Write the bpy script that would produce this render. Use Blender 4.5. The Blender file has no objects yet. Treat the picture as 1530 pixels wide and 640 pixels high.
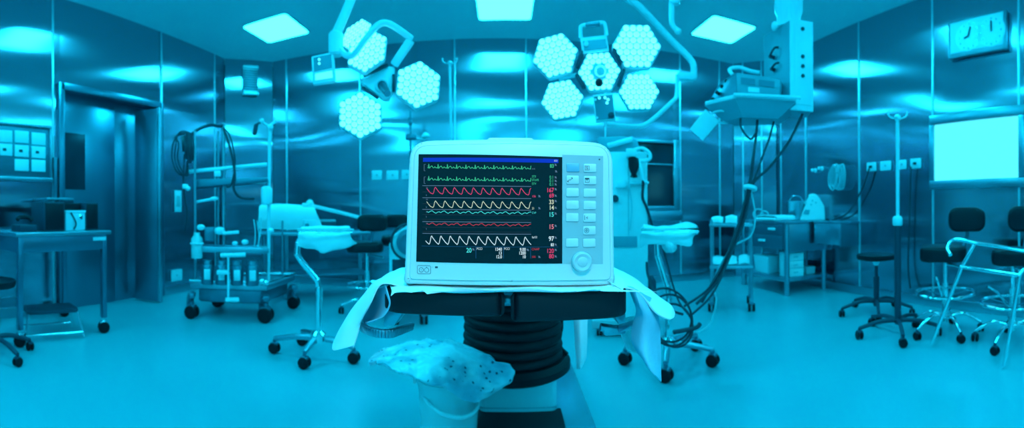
import bpy, bmesh, math, random
from mathutils import Vector, Matrix, noise
random.seed(7)
SC = bpy.context.scene
COL = SC.collection
PI = math.pi

# ------------------------------------------------------------------ camera
F, HZ, CX, ROLL, EYE = 638.0, 316.0, 765.0, -0.006, 1.04
CEIL = EYE + 2.30
CAMP = Vector((0, 0, EYE))
cr, sr = math.cos(ROLL), math.sin(ROLL)
RIGHT, FWD, UP = Vector((cr, 0, sr)), Vector((0, 1, 0)), Vector((-sr, 0, cr))
cam = bpy.data.cameras.new('camera')
cam.type = 'PANO'
cam.panorama_type = 'CENTRAL_CYLINDRICAL'
cam.central_cylindrical_range_u_min = -765.0 / F
cam.central_cylindrical_range_u_max = 765.0 / F
cam.central_cylindrical_range_v_min = -(640.0 - HZ) / F
cam.central_cylindrical_range_v_max = HZ / F
cam.central_cylindrical_radius = 1.0
cam.lens = 50
cam.clip_start = 0.02
cam.dof.use_dof = True
cam.dof.focus_distance = 0.80
cam.dof.aperture_fstop = 11.0
cam_ob = bpy.data.objects.new('camera', cam)
COL.objects.link(cam_ob)
m3 = Matrix((RIGHT, UP, -FWD)).transposed()
cam_ob.matrix_world = Matrix.Translation(CAMP) @ m3.to_4x4()
SC.camera = cam_ob


def ray(px, py):
    u = (px - CX) / F
    t = (HZ - py) / F
    return RIGHT * math.sin(u) + FWD * math.cos(u) + UP * t


def pz(px, py, z):
    d = ray(px, py)
    return CAMP + d * ((z - EYE) / d.z)


def floor_pt(px, py):
    return pz(px, py, 0.0)


# ------------------------------------------------------------------ materials
MATS = {}


def mat(name, base, rough=0.5, metal=0.0, spec=0.5, emit=None, estr=1.0, alpha=1.0, trans=0.0):
    m = bpy.data.materials.new(name)
    m.use_nodes = True
    b = m.node_tree.nodes['Principled BSDF']
    b.inputs['Base Color'].default_value = (*base, 1)
    b.inputs['Roughness'].default_value = rough
    b.inputs['Metallic'].default_value = metal
    b.inputs['Specular IOR Level'].default_value = spec
    b.inputs['Alpha'].default_value = alpha
    b.inputs['Transmission Weight'].default_value = trans
    if emit:
        b.inputs['Emission Color'].default_value = (*emit, 1)
        b.inputs['Emission Strength'].default_value = estr
    MATS[name] = m
    return m


def nodes(m):
    return m.node_tree.nodes, m.node_tree.links, m.node_tree.nodes['Principled BSDF']


def add_noise_rough(m, scale, lo, hi, bump=0.0, stretch=(1, 1, 1), dist=0.002):
    N, L, b = nodes(m)
    tc = N.new('ShaderNodeTexCoord')
    mp = N.new('ShaderNodeMapping')
    mp.inputs['Scale'].default_value = stretch
    nz = N.new('ShaderNodeTexNoise')
    nz.inputs['Scale'].default_value = scale
    L.new(tc.outputs['Object'], mp.inputs['Vector'])
    L.new(mp.outputs['Vector'], nz.inputs['Vector'])
    mr = N.new('ShaderNodeMapRange')
    mr.inputs['To Min'].default_value = lo
    mr.inputs['To Max'].default_value = hi
    L.new(nz.outputs['Fac'], mr.inputs['Value'])
    L.new(mr.outputs['Result'], b.inputs['Roughness'])
    if bump:
        bp = N.new('ShaderNodeBump')
        bp.inputs['Strength'].default_value = bump
        bp.inputs['Distance'].default_value = dist
        L.new(nz.outputs['Fac'], bp.inputs['Height'])
        L.new(bp.outputs['Normal'], b.inputs['Normal'])


def brushed(name, base, rough, aniso, wav=0.0):
    """sheet steel with a vertical grain: reflections smear sideways"""
    m = mat(name, base, rough, 1.0)
    N, L, b = nodes(m)
    geo = N.new('ShaderNodeNewGeometry')
    cr_ = N.new('ShaderNodeVectorMath'); cr_.operation = 'CROSS_PRODUCT'
    cr_.inputs[1].default_value = (0, 0, 1)
    L.new(geo.outputs['True Normal'], cr_.inputs[0])
    L.new(cr_.outputs['Vector'], b.inputs['Tangent'])
    b.inputs['Anisotropic'].default_value = aniso
    if wav:
        mp = N.new('ShaderNodeMapping')
        mp.inputs['Scale'].default_value = (0.55, 0.55, 1.5)
        L.new(geo.outputs['Position'], mp.inputs['Vector'])
        nz = N.new('ShaderNodeTexNoise')
        nz.inputs['Scale'].default_value = 1.1
        nz.inputs['Detail'].default_value = 0.5
        L.new(mp.outputs['Vector'], nz.inputs['Vector'])
        bp = N.new('ShaderNodeBump')
        bp.inputs['Strength'].default_value = 1.0
        bp.inputs['Distance'].default_value = wav
        L.new(nz.outputs['Fac'], bp.inputs['Height'])
        L.new(bp.outputs['Normal'], b.inputs['Normal'])
    return m


LR, LG, LB = 0.225, 21.0, 29.5
brushed('wall_steel', (0.52, 0.42, 0.50), 0.15, 0.95, 0.03)
mat('seam', (0.55, 0.80, 0.85), 0.38, 0.7)
mat('ceiling_paint', (0.70, 0.90, 0.92), 0.6)
mat('vinyl_floor', (0.09, 0.46, 0.52), 0.20, 0.0, 0.5)
add_noise_rough(MATS['vinyl_floor'], 3.0, 0.16, 0.30, 0.05, (1, 1, 1), 0.004)
mat('chrome', (0.85, 0.94, 0.95), 0.13, 1.0)
mat('steel', (0.34, 0.50, 0.57), 0.30, 1.0)
add_noise_rough(MATS['steel'], 40, 0.24, 0.38, 0.0, (1, 1, 6))
mat('dark_steel', (0.10, 0.25, 0.32), 0.35, 0.8)
mat('white_enamel', (0.78, 0.84, 0.85), 0.30)
mat('white_plastic', (0.80, 0.83, 0.84), 0.38)
mat('panel_grey', (0.40, 0.52, 0.56), 0.45)
mat('knob_grey', (0.52, 0.66, 0.70), 0.35)
mat('button_white', (0.72, 0.80, 0.82), 0.4)
mat('button_blue', (0.20, 0.50, 0.68), 0.4)
mat('ink', (0.03, 0.07, 0.09), 0.6)
mat('groove', (0.25, 0.42, 0.48), 0.6)
mat('black_vinyl', (0.003, 0.011, 0.018), 0.42, 0.0, 0.3)
add_noise_rough(MATS['black_vinyl'], 60, 0.32, 0.45, 0.15, (1, 1, 1), 0.001)
mat('black_rubber', (0.002, 0.008, 0.013), 0.55, 0.0, 0.25)
mat('dark_plastic', (0.008, 0.045, 0.075), 0.42)
mat('cable', (0.006, 0.035, 0.055), 0.45)
mat('pale_cable', (0.35, 0.62, 0.68), 0.4)
mat('cloth_white', (0.74, 0.86, 0.88), 0.85, 0, 0.2)
add_noise_rough(MATS['cloth_white'], 120, 0.8, 0.9, 0.25, (1, 1, 1), 0.002)
mat('cloth_blue', (0.22, 0.62, 0.78), 0.85, 0, 0.2)
add_noise_rough(MATS['cloth_blue'], 140, 0.8, 0.9, 0.25, (1, 1, 1), 0.002)
mat('clear_plastic', (0.75, 0.94, 0.96), 0.15, 0.0, 0.6, alpha=0.72)
mat('door_steel', (0.13, 0.26, 0.34), 0.30, 0.9)
mat('dark_glass', (0.004, 0.030, 0.048), 0.10, 0.0, 0.5)
mat('outlet', (0.62, 0.86, 0.90), 0.4)
mat('housing_pale', (0.60, 0.88, 0.93), 0.35, 0.0)
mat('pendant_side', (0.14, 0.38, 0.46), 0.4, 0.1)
mat('lamp_glow', (0.8, 0.9, 0.9), 0.4, emit=(LR / LB, LG / LB, 1.0), estr=LB)
mat('led_plate', (0.10, 0.50, 0.62), 0.4)
mat('led_glow', (0.8, 0.9, 0.9), 0.3, emit=(0.225 / 3.4, 2.7 / 3.4, 1.0), estr=3.4)
mat('led_back', (0.60, 0.90, 0.95), 0.35, 0.0)
mat('viewer_glow', (0.5, 0.8, 0.8), 0.4, emit=(0.11 / 1.0, 0.80, 0.92), estr=1.0)
mat('indicator_glow', (0.5, 0.8, 0.8), 0.4, emit=(0.1, 0.9, 1.0), estr=1.5)
mat('screen_black', (0.003, 0.007, 0.010), 0.22, 0.0, 0.25, emit=(0.0, 0.0045, 0.0085), estr=1.0)


def lin(r, g, b):
    f = lambda c: (c / 255 / 12.92) if c < 11 else ((c / 255 + 0.055) / 1.055) ** 2.4
    return f(r), f(g), f(b)


for nm, c in dict(green=(60, 200, 150), pink=(222, 72, 120), cream=(205, 222, 196), aqua=(70, 222, 222), red=(188, 62, 82),
                  white=(205, 235, 245), bar=(12, 62, 205), line=(88, 122, 150), dim=(36, 58, 72), blue=(20, 74, 112),
                  rose=(225, 130, 150)).items():
    mat('scr_' + nm, (0.0, 0.0, 0.0), 0.5, 0, 0.0, emit=lin(*c), estr=1.0)


# speckled wrapping for the pack on the bucket
def pack_material():
    m = mat('pack_film', (0.6, 0.8, 0.85), 0.28, 0.0, 0.6)
    N, L, b = nodes(m)
    tc = N.new('ShaderNodeTexCoord')
    vo = N.new('ShaderNodeTexVoronoi'); vo.inputs['Scale'].default_value = 34
    L.new(tc.outputs['Object'], vo.inputs['Vector'])
    nz = N.new('ShaderNodeTexNoise'); nz.inputs['Scale'].default_value = 9
    L.new(tc.outputs['Object'], nz.inputs['Vector'])
    r1 = N.new('ShaderNodeValToRGB')
    r1.color_ramp.elements[0].position = 0.16; r1.color_ramp.elements[0].color = (0.02, 0.12, 0.19, 1)
    r1.color_ramp.elements[1].position = 0.24; r1.color_ramp.elements[1].color = (1, 1, 1, 1)
    L.new(vo.outputs['Distance'], r1.inputs['Fac'])
    r2 = N.new('ShaderNodeValToRGB')
    r2.color_ramp.elements[0].position = 0.42; r2.color_ramp.elements[0].color = (0.68, 0.84, 0.88, 1)
    r2.color_ramp.elements[1].position = 0.66; r2.color_ramp.elements[1].color = (0.24, 0.46, 0.56, 1)
    L.new(nz.outputs['Fac'], r2.inputs['Fac'])
    st = N.new('ShaderNodeMath'); st.operation = 'GREATER_THAN'; st.inputs[1].default_value = 0.5
    L.new(nz.outputs['Fac'], st.inputs[0])
    mx = N.new('ShaderNodeMix'); mx.data_type = 'RGBA'; mx.blend_type = 'MULTIPLY'
    L.new(st.outputs['Value'], mx.inputs['Factor'])
    L.new(r2.outputs['Color'], mx.inputs['A']); L.new(r1.outputs['Color'], mx.inputs['B'])
    L.new(mx.outputs['Result'], b.inputs['Base Color'])
    n2 = N.new('ShaderNodeTexNoise'); n2.inputs['Scale'].default_value = 16; n2.inputs['Detail'].default_value = 4
    L.new(tc.outputs['Object'], n2.inputs['Vector'])
    bp = N.new('ShaderNodeBump'); bp.inputs['Strength'].default_value = 0.9; bp.inputs['Distance'].default_value = 0.014
    L.new(n2.outputs['Fac'], bp.inputs['Height']); L.new(bp.outputs['Normal'], b.inputs['Normal'])


pack_material()


# ------------------------------------------------------------------ mesh builder
def catmull(pts, n=6, closed=False):
    pts = [Vector(p) for p in pts]
    if len(pts) < 3:
        return pts
    out = []
    N_ = len(pts)
    for i in range(N_ if closed else N_ - 1):
        g = (lambda k: pts[k % N_]) if closed else (lambda k: pts[max(0, min(N_ - 1, k))])
        p0, p1, p2, p3 = g(i - 1), g(i), g(i + 1), g(i + 2)
        for j in range(n):
            t = j / n
            out.append(0.5 * ((2 * p1) + (p2 - p0) * t + (2 * p0 - 5 * p1 + 4 * p2 - p3) * t * t + (3 * p1 - p0 - 3 * p2 + p3) * t ** 3))
    if not closed:
        out.append(pts[-1])
    return out


class B:
    def __init__(s):
        s.bm = bmesh.new()

    def _merge(s, b2):
        me = bpy.data.meshes.new('t')
        b2.to_mesh(me); b2.free()
        s.bm.from_mesh(me)
        bpy.data.meshes.remove(me)

    def box(s, c, d, bev=0.0, rot=None, seg=2):
        b = bmesh.new()
        bmesh.ops.create_cube(b, size=1.0)
        for v in b.verts:
            v.co = Vector((v.co.x * d[0], v.co.y * d[1], v.co.z * d[2]))
        if bev:
            bmesh.ops.bevel(b, geom=list(b.edges), offset=min(bev, min(d) * 0.45), segments=seg, affect='EDGES', profile=0.5)
        M = Matrix.Translation(Vector(c))
        if rot is not None:
            M = M @ (rot.to_4x4() if isinstance(rot, Matrix) else Matrix.Rotation(rot, 4, 'Z'))
        bmesh.ops.transform(b, matrix=M, verts=b.verts)
        s._merge(b)
        return s

    def box2(s, p, q, bev=0.0):
        p, q = Vector(p), Vector(q)
        d = [max(1e-4, abs(q[i] - p[i])) for i in range(3)]
        return s.box((p + q) / 2, d, bev)

    def rod(s, p, q, r, r2=None, n=12):
        return s.tube([p, q], r, n=n, smooth=False, r2=r2)

    def tube(s, pts, r, n=8, smooth=True, closed=False, r2=None, sub=6):
        P = catmull(pts, sub, closed) if smooth and len(pts) > 2 else [Vector(p) for p in pts]
        if closed and not (smooth and len(pts) > 2):
            pass
        m = len(P)
        rings = []
        prev = None
        for i, p in enumerate(P):
            if closed:
                t = (P[(i + 1) % m] - P[i - 1])
            else:
                t = P[min(m - 1, i + 1)] - P[max(0, i - 1)]
            if t.length < 1e-9:
                t = Vector((0, 0, 1))
            t.normalize()
            if prev is None:
                a = Vector((0, 0, 1)) if abs(t.z) < 0.9 else Vector((1, 0, 0))
                nrm = t.cross(a).normalized()
            else:
                nrm = (prev - t * prev.dot(t))
                nrm = nrm.normalized() if nrm.length > 1e-6 else t.orthogonal().normalized()
            prev = nrm
            bn = t.cross(nrm)
            rr = r if r2 is None else r + (r2 - r) * i / max(1, m - 1)
            rings.append([s.bm.verts.new(p + (nrm * math.cos(2 * PI * k / n) + bn * math.sin(2 * PI * k / n)) * rr) for k in range(n)])
        for i in range(m if closed else m - 1):
            a, b = rings[i], rings[(i + 1) % m]
            for k in range(n):
                try:
                    s.bm.faces.new((a[k], a[(k + 1) % n], b[(k + 1) % n], b[k]))
                except ValueError:
                    pass
        if not closed:
            s.bm.faces.new(rings[0][::-1]); s.bm.faces.new(rings[-1])
        return s

    def lathe(s, prof, o=(0, 0, 0), axis=(0, 0, 1), n=28, cap=True):
        o = Vector(o); ax = Vector(axis).normalized()
        q = Vector((0, 0, 1)).rotation_difference(ax)
        rings = []
        for (r, h) in prof:
            rings.append([s.bm.verts.new(o + q @ Vector((max(r, 1e-4) * math.cos(2 * PI * k / n), max(r, 1e-4) * math.sin(2 * PI * k / n), h))) for k in range(n)])
        for a, b in zip(rings, rings[1:]):
            for k in range(n):
                s.bm.faces.new((a[k], a[(k + 1) % n], b[(k + 1) % n], b[k]))
        if cap:
            s.bm.faces.new(rings[0][::-1]); s.bm.faces.new(rings[-1])
        return s

    def ball(s, c, r, n=14, sc=(1, 1, 1)):
        b = bmesh.new()
        bmesh.ops.create_uvsphere(b, u_segments=n, v_segments=max(6, n // 2), radius=r)
        bmesh.ops.scale(b, vec=sc, verts=b.verts)
        bmesh.ops.translate(b, vec=Vector(c), verts=b.verts)
        s._merge(b)
        return s

    def torus(s, c, R, r, axis=(0, 0, 1), n=32, m=8, a0=0.0, a1=2 * PI):
        q = Vector((0, 0, 1)).rotation_difference(Vector(axis).normalized())
        full = abs(a1 - a0 - 2 * PI) < 1e-6
        k = n if full else n + 1
        pts = [Vector(c) + q @ Vector((R * math.cos(a0 + (a1 - a0) * i / n), R * math.sin(a0 + (a1 - a0) * i / n), 0)) for i in range(k)]
        return s.tube(pts, r, n=m, smooth=False, closed=full)

    def prism(s, poly, ext, bev=0.0, seg=2):
        """poly: list of 3-D points of one face, ext: extrusion vector"""
        b = bmesh.new()
        f = b.faces.new([b.verts.new(Vector(p)) for p in poly])
        r = bmesh.ops.extrude_face_region(b, geom=[f])
        vs = [g for g in r['geom'] if isinstance(g, bmesh.types.BMVert)]
        bmesh.ops.translate(b, vec=Vector(ext), verts=vs)
        bmesh.ops.recalc_face_normals(b, faces=b.faces)
        if bev:
            bmesh.ops.bevel(b, geom=list(b.edges), offset=bev, segments=seg, affect='EDGES', profile=0.5)
        s._merge(b)
        return s

    def grid(s, rows, thick=0.0):
        V = [[s.bm.verts.new(Vector(p)) for p in r] for r in rows]
        fs = []
        for a, b in zip(V, V[1:]):
            for k in range(len(a) - 1):
                fs.append(s.bm.faces.new((a[k], a[k + 1], b[k + 1], b[k])))
        if thick:
            bmesh.ops.recalc_face_normals(s.bm, faces=fs)
            bmesh.ops.solidify(s.bm, geom=fs, thickness=thick)
        return s

    def sheet(s, rows, sub=6, thick=0.002, amp=0.0, freq=12.0, seed=0.0, sub2=None):
        """a cloth through rows of control points, smoothed both ways and gently crumpled"""
        R = [catmull(r, sub) for r in rows]
        ncol = len(R[0])
        cols = [catmull([R[i][k] for i in range(len(R))], sub2 or sub) for k in range(ncol)]
        G = [[cols[k][i].copy() for k in range(ncol)] for i in range(len(cols[0]))]
        if amp:
            for i, r in enumerate(G):
                for k, p in enumerate(r):
                    q = p * freq + Vector((seed, seed * 2, 0))
                    r[k] = p + Vector((noise.noise(q), noise.noise(q + Vector((9, 0, 0))), noise.noise(q + Vector((0, 9, 0))))) * amp
        return s.grid(G, thick)

    def done(s):
        bmesh.ops.remove_doubles(s.bm, verts=s.bm.verts, dist=1e-6)
        bmesh.ops.recalc_face_normals(s.bm, faces=s.bm.faces)
        return s.bm


def rrect(w, h, r, n=6, cx=0.0, cz=0.0):
    """rounded rectangle as 2-D points"""
    r = min(r, w / 2 - 1e-4, h / 2 - 1e-4)
    out = []
    for (sx, sz, a0) in ((1, 1, 0), (-1, 1, PI / 2), (-1, -1, PI), (1, -1, 1.5 * PI)):
        for k in range(n + 1):
            a = a0 + PI / 2 * k / n
            out.append((cx + sx * (w / 2 - r) + r * math.cos(a), cz + sz * (h / 2 - r) + r * math.sin(a)))
    return out


def link(name, b, m, parent=None, angle=38, matrix=None):
    bm = b.done() if isinstance(b, B) else b
    me = bpy.data.meshes.new(name)
    bm.to_mesh(me); bm.free()
    for mm in (m if isinstance(m, (list, tuple)) else [m]):
        me.materials.append(MATS[mm])
    for p in me.polygons:
        p.use_smooth = True
    try:
        me.set_sharp_from_angle(angle=math.radians(angle))
    except Exception:
        pass
    o = bpy.data.objects.new(name, me)
    COL.objects.link(o)
    if parent is not None:
        o.parent = parent
    if matrix is not None:
        o.matrix_world = matrix
    return o


def struct(name, b, m, label=None):
    o = link(name, b, m)
    o['kind'] = 'structure'
    if label:
        o['label'] = label; 
    return o


class T:
    """a thing: an Empty at its base; local x = right, y = away from the viewer, z = up"""
    def __init__(s, name, label, cat, px=None, r=None, group=None, rot=0.0, origin=None, z=0.0, away=None):
        if origin is None:
            d = ray(px, HZ); d.z = 0; d.normalize()
            origin = Vector((d.x * r, d.y * r, z))
            if away is None:
                away = d
        away = Vector((away[0], away[1], 0)).normalized()
        a = -math.atan2(away.x, away.y) + rot
        s.r0 = r if r is not None else 0.0
        s.a = a
        s.M = Matrix.Translation(origin) @ Matrix.Rotation(a, 4, 'Z')
        s.Mi = s.M.inverted()
        s.e = bpy.data.objects.new(name, None)
        s.e.empty_display_size = 0.1
        COL.objects.link(s.e)
        s.e.location = origin
        s.e.rotation_euler = (0, 0, a)
        s.e['label'] = label; s.e['category'] = cat
        if group:
            s.e['group'] = group

    def y(s, px, py, y):
        o = s.Mi @ CAMP
        d = s.Mi.to_3x3() @ ray(px, py)
        return o + d * ((y - o.y) / d.y)

    def q(s, px, py, r=None):
        return s.y(px, py, 0.0 if r is None else r - s.r0)

    def z(s, px, py, z):
        return s.Mi @ pz(px, py, z)

    def p(s, name, b, m, parent=None, label=None, angle=38):
        o = link(name, b, m, parent or s.e, angle)
        if label:
            o['label'] = label
        return o


def one(name, b, m, label, cat, group=None, at=None):
    """a thing that is one mesh; its origin is moved to its base centre"""
    o = link(name, b, m)
    me = o.data
    if at is None:
        xs = [v.co for v in me.vertices]
        at = Vector((sum(v.x for v in xs) / len(xs), sum(v.y for v in xs) / len(xs), min(v.z for v in xs)))
    for v in me.vertices:
        v.co -= at
    o.location = at
    o['label'] = label; o['category'] = cat
    if group:
        o['group'] = group
    return o


def caster(t, pos, wr, m='black_rubber', fork='dark_steel', yaw=0.0, nm='caster'):
    pos = Vector((pos[0], pos[1], 0))
    ax = Vector((math.cos(yaw), math.sin(yaw), 0))
    b = B().rod(pos + Vector((0, 0, wr * 1.5)), pos + Vector((0, 0, wr * 2.6)), wr * 0.3)
    b.box(pos + Vector((0, 0, wr * 1.75)), (wr * 1.3, wr * 1.3, wr * 0.7), wr * 0.25, yaw)
    c = t.p(nm, b, fork)
    w = B()
    for sgn in (-1, 1):
        o = pos + Vector((0, 0, wr)) + ax * (sgn * wr * 0.5)
        w.lathe([(wr * 0.3, -wr * .28), (wr * 0.85, -wr * .28), (wr, -wr * .14), (wr, wr * .14), (wr * 0.85, wr * .28), (wr * .3, wr * .28)], o, ax, 20)
    t.p('wheel', w, m, c)
    return c


def star(t, cx, cy, n, R, ph, hz, wr, legm='dark_plastic', fork='dark_plastic', lr=0.018, arch=0.0):
    """swivel base: n legs and casters"""
    for k in range(n):
        a = ph + 2 * PI * k / n
        dx, dy = math.cos(a), math.sin(a)
        p0 = Vector((cx, cy, hz)); p2 = Vector((cx + dx * R, cy + dy * R, wr * 2.5))
        p1 = (p0 + p2) / 2 + Vector((0, 0, arch + 0.005))
        b = B().tube([p0 + (p1 - p0) * 0.08, p1, p2], lr, n=10, r2=lr * 0.72)
        t.p('base_leg', b, legm)
        caster(t, (cx + dx * R, cy + dy * R), wr, fork=fork, yaw=a)


def dup(root, loc, rz, label, group=None):
    r = root.copy(); COL.objects.link(r)
    r.location = loc; r.rotation_euler = (0, 0, rz); r['label'] = label
    if group:
        r['group'] = group
    for ch in list(root.children):
        c = ch.copy(); COL.objects.link(c); c.parent = r
        for g in list(ch.children):
            d = g.copy(); COL.objects.link(d); d.parent = c
    return r

# ------------------------------------------------------------------ the room
PA, PB, PC, PD = Vector((-3.94, 4.97, 0)), Vector((-3.44, 5.50, 0)), Vector((3.33, 5.82, 0)), Vector((3.79, 5.32, 0))
PF0, PF1 = Vector((-3.94, -3.4, 0)), Vector((3.83, -3.4, 0))


def out_n(p, q):
    """outward normal of the wall running p -> q, clockwise seen from above (room on the right)"""
    d = (q - p).normalized()
    return Vector((-d.y, d.x, 0))


def on_line(px, py, p, q):
    n = out_n(p, q)
    d = ray(px, py)
    return CAMP + d * ((p - CAMP).dot(n) / d.dot(n))


def on_wall(px, py, w):
    return on_line(px, py, *WALLS[w])


WALLS = dict(left=(PF0, PA), back_left=(PA, PB), back=(PB, PC), back_right=(PC, PD), right=(PD, PF1), front=(PF1, PF0))


def merge_mats(pairs):
    """several builders, each with its own material slot, in one mesh"""
    out = bmesh.new()
    for i, b in enumerate(pairs):
        bm = b.done()
        for f in bm.faces:
            f.material_index = i
        me = bpy.data.meshes.new('t'); bm.to_mesh(me); bm.free()
        out.from_mesh(me); bpy.data.meshes.remove(me)
    return out


def wall(name, key, seams, holes=(), jit=0.004, m='wall_steel'):
    p, q = WALLS[key]
    L = (q - p).length
    d = (q - p).normalized(); n = out_n(p, q)
    xs = sorted([0.0] + [s for s in seams if 0.05 < s < L - 0.05] + [L])
    for (h0, h1, z0, z1) in holes:
        xs = sorted(set(xs + [h0, h1]))
    pan, sm = B(), B()
    rnd = random.Random(len(name) * 7)
    for a, b in zip(xs, xs[1:]):
        if b - a < 1e-3:
            continue
        j0, j1 = rnd.uniform(-jit, jit), rnd.uniform(-jit, jit)
        hole = next((h for h in holes if h[0] <= a + 1e-4 and h[1] >= b - 1e-4), None)
        spans = [(0.0, CEIL)] if hole is None else [(z, w) for z, w in ((0.0, hole[2]), (hole[3], CEIL)) if w - z > 1e-3]
        for z0, z1 in spans:
            A = p + d * a + n * (0.012 + j0); Bq = p + d * b + n * (0.012 + j1)
            pan.prism([A + Vector((0, 0, z0)), Bq + Vector((0, 0, z0)), Bq + Vector((0, 0, z1)), A + Vector((0, 0, z1))], n * 0.05)
    for s in seams:
        c = p + d * s
        ang = math.atan2(d.y, d.x)
        sm.box(c + n * 0.012 + Vector((0, 0, CEIL / 2)), (0.021, 0.022, CEIL), 0.004, ang)
    o = link(name, merge_mats([pan, sm]), [m, 'seam'])
    o['kind'] = 'structure'
    return o


def along(px, w, py=250):
    p, q = WALLS[w]
    return (on_wall(px, py, w) - p).dot((q - p).normalized())


dL0, dL1 = along(91, 'left'), along(240, 'left')
DOOR_TOP = 2.38
wall('wall_left', 'left', [along(80, 'left'), along(240, 'left') + 0.03, along(322, 'left'), along(80, 'left') - 1.25, along(80, 'left') - 2.5, along(80, 'left') - 3.75],
     holes=[(dL0, dL1, 0.0, DOOR_TOP)])
wall('wall_back_left', 'back_left', [], jit=0.001)
wX0, wX1 = along(946, 'back'), along(1006, 'back')
WZ0, WZ1 = on_wall(1000, 308, 'back').z, on_wall(960, 213, 'back').z
wall('wall_back', 'back', [along(x, 'back') for x in (428, 538, 680, 787, 905, 1017, 1076)], holes=[(wX0, wX1, WZ0, WZ1)])
wall('wall_back_right', 'back_right', [along(1110, 'back_right'), along(1138, 'back_right')], jit=0.001)
wall('wall_right', 'right', [along(x, 'right') for x in (1166, 1203, 1283, 1393, 1522)] + [along(1522, 'right') + 1.2, along(1522, 'right') + 2.4])
wall('wall_front', 'front', [1.2, 2.4, 3.6, 4.8, 6.0], m='ceiling_paint')

plan = [PF0, PA, PB, PC, PD, PF1]
cen = sum(plan, Vector()) / 6
big = [cen + (v - cen) * 1.06 for v in plan]
struct('floor', B().prism(big, (0, 0, -0.1)), 'vinyl_floor')
struct('ceiling', B().prism([v + Vector((0, 0, CEIL)) for v in big], (0, 0, 0.1)), 'ceiling_paint')
# dull coving where ceiling and walls meet, and low skirting
for i, k in enumerate(('left', 'back', 'right')):
    p, q = WALLS[k]
    n = out_n(p, q); d = (q - p).normalized()
    ang = math.atan2(d.y, d.x)
    spans = [(0, (q - p).length)]
    if k == 'left':
        spans = [(0, dL0 - 0.05), (dL1 + 0.05, (q - p).length)]
    b = B()
    for a, e in spans:
        b.box(p + d * ((a + e) / 2) - n * 0.006 + Vector((0, 0, 0.05)), (e - a, 0.02, 0.10), 0.004, ang)
    struct('baseboard_' + k, b, 'steel')

# ---- doorway in the left wall: frame, shut leaf with a dark pane, and a leaf standing ajar
p, q = WALLS['left']; d = (q - p).normalized(); n = out_n(p, q)
fr = B()
for s in (dL0, dL1):
    fr.box2(p + d * (s - 0.035) + n * 0.16 + Vector((0, 0, 0)), p + d * (s + 0.035) - n * 0.03 + Vector((0, 0, DOOR_TOP + 0.05)), 0.006)
fr.box2(p + d * dL0 + n * 0.16 + Vector((0, 0, DOOR_TOP - 0.03)), p + d * dL1 - n * 0.03 + Vector((0, 0, DOOR_TOP + 0.05)), 0.006)
struct('trim_1', fr, 'door_steel')
sM = along(179, 'left')
def leaf(nm, a, c, x_off, pane):
    b = B().box2(p + d * a + n * x_off, p + d * c + n * (x_off + 0.05) + Vector((0, 0, DOOR_TOP - 0.02)), 0.004)
    o = struct(nm, b, 'door_steel')
    if pane:
        P0 = on_line(97, 198, p + n * x_off, q + n * x_off); P1 = on_line(127, 284, p + n * x_off, q + n * x_off)
        g = B().box2(P0 - n * 0.006, P1 + n * 0.02)
        link('door_pane', g, 'dark_glass', o)
        h = B().box2(P0 - n * 0.012 + Vector((0, 0, 0.0)), Vector((P1.x, P1.y, P0.z)) + n * 0.0 + Vector((0, 0, -0.02)))
    return o
leaf('door_1', dL0 + 0.03, sM, 0.10, True)
leaf('door_2', sM + 0.005, dL1 - 0.03, 0.12, False)
# the ajar leaf
A_, B_ = floor_pt(181, 443), floor_pt(241, 453)
A_ = Vector((-3.95, A_.y, 0)); e_ = (B_ - A_); ang = math.atan2(e_.y, e_.x)
b = B().box((A_ + B_) / 2 + Vector((0, 0, 1.14)), (e_.length, 0.045, 2.24), 0.004, ang)
o = struct('door_3', b, 'door_steel')
b = B().box(B_ - e_.normalized() * 0.015 + Vector((0, 0, 1.14)), (0.035, 0.06, 2.25), 0.006, ang)
link('door_edge', b, 'steel', o)

# ---- dark window in the back wall
p, q = WALLS['back']; d = (q - p).normalized(); n = out_n(p, q); ang = math.atan2(d.y, d.x)
gl = B().prism([p + d * wX0 + n * .05 + Vector((0, 0, WZ0)), p + d * wX1 + n * .05 + Vector((0, 0, WZ0)), p + d * wX1 + n * .05 + Vector((0, 0, WZ1)), p + d * wX0 + n * .05 + Vector((0, 0, WZ1))], n * 0.02)
wo = struct('window_1', gl, 'dark_glass')
f = B()
w_ = wX1 - wX0; h_ = WZ1 - WZ0; cx_ = (wX0 + wX1) / 2; cz_ = (WZ0 + WZ1) / 2
for (cx, cz, sx, sz) in ((wX0 - 0.03, cz_, 0.06, h_ + 0.12), (wX1 + 0.05, cz_, 0.10, h_ + 0.12), (cx_, WZ0 - 0.03, w_, 0.06), (cx_, WZ1 + 0.02, w_, 0.04)):
    f.box(p + d * cx + n * 0.015 + Vector((0, 0, cz)), (sx, 0.08, sz), 0.006, ang)
link('window_frame', f, 'steel', wo)
zb = on_wall(975, 245, 'back').z
link('glazing_bar', B().box(p + d * cx_ + n * 0.04 + Vector((0, 0, zb)), (w_, 0.03, 0.022), 0.003, ang), 'steel', wo)
link('window_sill', B().box(p + d * (cx_ + 0.02) - n * 0.03 + Vector((0, 0, WZ0 - 0.14)), (w_ + 0.2, 0.06, 0.14), 0.01, ang), 'steel', wo)

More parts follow.
